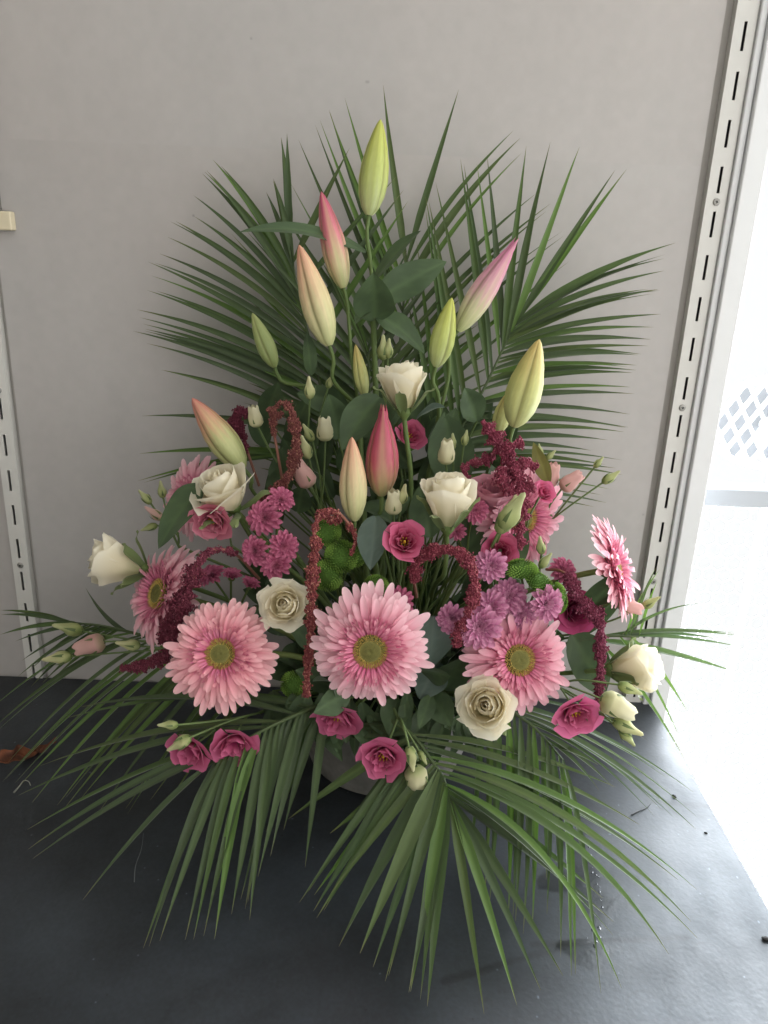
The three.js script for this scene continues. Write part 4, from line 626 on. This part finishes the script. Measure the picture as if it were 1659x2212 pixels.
amaranth('knobbly crimson amaranth rising and falling over the window side gerbera', [A(1130, 1110, 0.2), A(1125, 1040, 0.205), A(1100, 985, 0.2), A(1070, 945, 0.19)], [
  { pts: [A(1042, 910, 0.19), A(1068, 942, 0.195), A(1090, 985, 0.202), A(1112, 1020, 0.215), A(1130, 1060, 0.225), A(1128, 1110, 0.235), A(1120, 1185, 0.24)], r: 0.0088, taper: 0.75, dens: 1.1 }, { pts: [A(1085, 985, 0.205), A(1105, 965, 0.21), A(1130, 955, 0.21)], r: 0.0075, taper: 0.9 }, { pts: [A(1070, 985, 0.19), A(1035, 998, 0.19), A(1008, 1003, 0.19), A(1005, 1030, 0.195), A(1012, 1050, 0.195)], r: 0.006 }, { pts: [A(1105, 1020, 0.22), A(1135, 1000, 0.22), A(1158, 1010, 0.22)], r: 0.0085, taper: 0.9 }, { pts: [A(1090, 1010, 0.215), A(1085, 1035, 0.22), A(1105, 1060, 0.225), A(1150, 1045, 0.222)], r: 0.0088, taper: 0.9 }], [0x782a40, 0x923e54, 0xa86070]);
amaranth('crimson amaranth tassel hanging beside the sideways white rose and window', [A(1180, 1230, 0.21), A(1215, 1235, 0.23), A(1240, 1262, 0.24), A(1256, 1295, 0.245)], [
  { pts: [A(1225, 1240, 0.235), A(1245, 1285, 0.245), A(1272, 1312, 0.25), A(1295, 1345, 0.255), A(1297, 1400, 0.26), A(1297, 1460, 0.262), A(1289, 1535, 0.266)], r: 0.0088, taper: 0.5 }, { pts: [A(1250, 1305, 0.246), A(1280, 1325, 0.252), A(1305, 1318, 0.252)], r: 0.007, taper: 0.9 }], [0x702a42, 0x8c3e58, 0xa06074]);
amaranth('small burgundy amaranth clump behind the cream bud and salmon lily', [A(560, 1050, 0.12), A(530, 960, 0.12), A(515, 890, 0.12)], [{ pts: [A(540, 895, 0.125), A(515, 888, 0.125), A(508, 920, 0.125), A(512, 955, 0.125)], r: 0.0085, taper: 0.9 }], [0x55182c, 0x6c243a, 0x803c4c]);

// ------------------------------------------------------------------ loose leaves and filling greenery
function spray(name, label, cat, f, leaves, group) { const t = thing(name, label, cat, f, group); for (const [a, b, w, n, d, c, fo] of leaves) { wpart(t, 'stem', stalk([f, f.clone().lerp(a, 0.5).add(V(0, 0.008, 0)), a], 0.0012, 8, 5), M.stem); wpart(t, 'leaf', leafGeo(a, b, w, n, d, c, fo), M.leaf); } return t; }
spray('dark_leaf', 'long dark leaf hanging beside the half open white rose', 'leaf', foot(), [[A(440, 1050, 0.21), A(342, 1186, 0.225), 0.036, V(-0.3, 0.6, 0.8), 0.14, dk]]);
spray('grey_leaf', 'grey green leaf hanging under the red lily bud', 'leaf', foot(), [[A(812, 1115, 0.23), A(800, 1232, 0.262), 0.032, V(-0.2, 0.3, 0.9), 0.08, greyLeaf]]);
spray('grey_leaf', 'rounded grey green leaves beside the middle gerbera', 'leaf', foot(), [[A(938, 1330, 0.27), A(928, 1445, 0.275), 0.042, V(0.3, 0.2, 0.9), 0.05, greyLeaf], [A(950, 1430, 0.26), A(905, 1510, 0.27), 0.036, V(0, 0.4, 0.9), 0.05, greyLeaf]]);
spray('broad_leaf', 'broad green leaf behind the crimson tassel on the window side', 'leaf', foot(), [[A(1235, 1370, 0.22), A(1305, 1505, 0.24), 0.05, V(0.3, 0.4, 0.9), 0.05, dk], [A(1240, 1350, 0.2), A(1348, 1232, 0.19), 0.026, V(-0.2, 0.6, 0.8), 0.04, dk], [A(1250, 1375, 0.2), A(1362, 1265, 0.2), 0.02, V(-0.2, 0.6, 0.8), 0.04, dk]]);
spray('dark_leaf', 'dark green leaves around the white rose bud', 'leaf', foot(), [[A(1000, 1200, 0.2), A(1090, 1060, 0.19), 0.045, V(-0.3, 0.2, 1), 0.05, dk], [A(930, 1160, 0.22), A(905, 1050, 0.21), 0.035, F, 0.03, dk], [A(985, 1060, 0.17), A(960, 890, 0.14), 0.05, F, 0.05, dk], [A(1080, 1240, 0.21), A(1140, 1140, 0.2), 0.03, F, 0.05, dk]]);
spray('dark_leaf', 'dark green leaves under the large open white rose', 'leaf', foot(), [[A(960, 1490, 0.25), A(1000, 1420, 0.28), 0.04, F, 0.04, dk], [A(930, 1500, 0.26), A(975, 1570, 0.29), 0.03, V(0, 0.6, 0.8), 0.05, dk], [A(860, 1510, 0.26), A(840, 1590, 0.30), 0.03, V(0, 0.6, 0.8), 0.05, dk]]);
frond('short palm frond filling the shade behind the lily stems', [A(820, 1240, 0.11), A(812, 1050, 0.075), A(800, 880, 0.06), A(795, 760, 0.05)], [
  { t0: 0.3, t1: 1, w: 0.0095, bow: V(0.02, 0.05, 0.01), tips: tips(0.045, [560, 1010], [545, 960], [535, 900], [548, 840], [560, 790], [580, 740], [600, 680], [640, 600], [700, 560]) },
  { t0: 0.3, t1: 1, w: 0.0095, bow: V(-0.02, 0.05, 0.01), tips: tips(0.045, [1060, 1000], [1075, 940], [1080, 880], [1070, 820], [1060, 760], [1035, 700], [1000, 640], [950, 580], [880, 540]) }]);
for (let k = 0; k < 9; k++) {        // dark leaves hanging over the rim of the pot
  const x = mix(590, 1030, (k + 0.5) / 9), f = V(PC.x + (x - 830) * 0.00025, 0.118, PC.z + 0.07), L = [];
  for (let i = 0; i < 4; i++) { const a = A(x + rr(-30, 30), rr(1490, 1560), rr(0.25, 0.275)), b = A(x + rr(-45, 45), rr(1570, 1660), rr(0.275, 0.3)); L.push([a, b, rr(0.014, 0.026), V(rr(-0.5, 0.5), rr(0.3, 0.8), 0.9).normalize(), 0.06, [dk, gl][i % 2]]); }
  spray('filler_greenery', 'dark leafy sprig hanging over the rim of the grey pot', 'foliage', f, L, 'leaves over the pot rim');
}
for (let k = 0; k < 12; k++) {        // dark leaves standing behind the lily stems
  const x = mix(590, 1080, (k + 0.5) / 12), f = V(PC.x + rr(-0.05, 0.05), 0.115, 0.10 + rr(-0.02, 0.02)), L = [];
  for (let i = 0; i < 6; i++) { const a = A(x + rr(-50, 50), rr(900, 1150), rr(0.07, 0.14)), b = a.clone().add(V(rr(-0.04, 0.04), rr(0.015, 0.065), rr(-0.015, 0.03))); L.push([a, b, rr(0.02, 0.034), V(rr(-0.5, 0.5), rr(0, 0.5), 0.9).normalize(), 0.06, [dk, gl][i % 2]]); }
  spray('filler_greenery', 'dark leafy sprig standing behind the lily stems', 'foliage', f, L, 'leafy backing behind the lilies');
}
for (let k = 0; k < 22; k++) {        // leafy filling that closes the heart of the bouquet
  const th = (k + 0.5) / 22 * Math.PI * 2, f = V(PC.x + Math.cos(th) * 0.06, 0.118, PC.z + 0.01 + Math.sin(th) * 0.055), L = [];
  const out = V(Math.cos(th) * 0.9, rr(0.25, 1.5), Math.sin(th) * 0.55 + 0.1).normalize();
  for (let i = 0; i < 7; i++) {
    const a = f.clone().addScaledVector(out, rr(0.02, 0.12)).add(V(rr(-0.02, 0.02), rr(0, 0.02), rr(-0.01, 0.01)));
    const d = out.clone().add(V(rr(-0.8, 0.8), rr(-0.5, 0.6), rr(-0.3, 0.6))).normalize(), b = a.clone().addScaledVector(d, rr(0.04, 0.065)); if (b.z < 0.012) b.z = 0.012 + rnd() * 0.02; if (a.z < 0.02) a.z = 0.02;
    L.push([a, b, rr(0.018, 0.034), V(rr(-0.5, 0.5), rr(0, 0.8), 0.8).normalize(), 0.08, [dk, gl, dk][Math.floor(rnd() * 3)]]);
  }
  spray('filler_greenery', 'dark leafy filler sprig deep between the flowers', 'foliage', f, L, 'leafy filling of the arrangement');
}

// ------------------------------------------------------------------ bits lying on the counter
{ // dried oak leaf
  const c = atH(45, 1640, 0.003), t = thing('dried_leaf', 'brown curled dried leaf lying on the shaded counter', 'dried leaf', c);
  const g = sheet(10, 26, (u, v) => { const s = (u - 0.5) * 2, lob = 0.62 + 0.38 * Math.sin(v * 26), w = 0.016 * Math.sin(Math.PI * mix(0.08, 0.97, v)) * lob; return V((v - 0.5) * 0.085, 0.006 * s * s + 0.005 * Math.sin(v * 7) + 0.004 + 0.004 * Math.sin(s * 3 + v * 9), s * w); }, (u, v) => mixc(col(0x4a2a1c), col(0x8a5236), 0.5 + 0.5 * Math.sin(u * 9 + v * 21))); g.rotateY(0.75);
  part(t, 'leaf_blade', g, new THREE.MeshStandardMaterial({ vertexColors: true, roughness: 0.8, side: THREE.DoubleSide })); const s = stalk([V(-0.028, 0.008, 0.026), V(-0.042, 0.004, 0.038), V(-0.05, 0.001, 0.05)], 0.0009, 8, 5); part(t, 'leaf_stalk', s, new THREE.MeshStandardMaterial({ color: col(0x4a3020), roughness: 0.8 }));
}
const bit = (name, label, pts, r, c) => { const P = pts.map(([x, y, h]) => atH(x, y, h ?? r)), m = new THREE.Mesh(stalk(P, (v) => r * (1 - 0.6 * v), 16, 5), new THREE.MeshStandardMaterial({ color: col(c), roughness: 0.8 })); m.name = numbered(name); m.userData = { label, category: 'plant scrap' }; m.castShadow = m.receiveShadow = true; scene.add(m); };
bit('plant_scrap', 'pale curled plant scrap on the counter near the dried leaf', [[30, 1712], [42, 1698], [52, 1686, 0.006], [62, 1688, 0.005], [66, 1697]], 0.0011, 0x8f8f86);
bit('plant_scrap', 'thin pale fibre lying below the shaded palm leaflets', [[290, 1905], [293, 1870], [305, 1835], [310, 1800]], 0.0005, 0x6d7274);
bit('plant_scrap', 'small curved stalk lying on the bright counter side', [[1364, 1760], [1380, 1752], [1395, 1746], [1405, 1736]], 0.0009, 0x4d4f50);
const crumb = (label, x, y, s) => { const g = new THREE.DodecahedronGeometry(s, 1), p = g.attributes.position; for (let i = 0; i < p.count; i++) { const k = 0.75 + 0.5 * N1(p.getX(i) * 900 + 40, p.getY(i) * 900 + p.getZ(i) * 700 + 40); p.setXYZ(i, p.getX(i) * k * 1.5, p.getY(i) * k * 0.6, p.getZ(i) * k); } g.computeVertexNormals(); const m = new THREE.Mesh(g, new THREE.MeshStandardMaterial({ color: col(0x1d1a18), roughness: 0.9 })); m.name = numbered('soil_crumb'); m.position.copy(atH(x, y, s * 0.5)); m.rotation.y = rr(0, 3); m.userData = { label, category: 'crumb', group: 'dark crumbs on the counter' }; m.castShadow = m.receiveShadow = true; scene.add(m); };
crumb('dark spiky crumb on the bright counter near its edge', 1457, 1720, 0.0022); crumb('tiny dark crumb on the bright counter near the window edge', 1525, 1799, 0.0013); crumb('dark crumb lying at the bright corner of the counter', 1655, 2028, 0.0028);
{ // flat water drops along the wet patch
  const gs = []; for (let i = 0; i < 26; i++) { const p = i < 15 ? atH(1268 + i * 2.6 + rr(-5, 5), 1822 + i * 9.5 + rr(-6, 6), 0.0002) : atH(rr(1268, 1308), rr(2000, 2050), 0.0002), s = rr(0.0004, 0.0010), g = new THREE.SphereGeometry(s, 10, 6, 0, 6.2832, 0, 1.57); g.scale(rr(0.8, 1.6), 0.3, rr(1, 2.4)); g.rotateY(rr(-0.6, 0.6)); g.translate(p.x, 0.0003, p.z); gs.push(g); }
  const m = new THREE.Mesh(mergeGeometries(gs), new THREE.MeshPhysicalMaterial({ color: col(0x30343a), roughness: 0.1, clearcoat: 1, clearcoatRoughness: 0.05 })); m.name = 'water_drops'; m.userData = { label: 'small water drops scattered on the wet counter patch', category: 'water drops', kind: 'stuff' }; m.castShadow = m.receiveShadow = true; scene.add(m);
}
renderer.render(scene, camera);
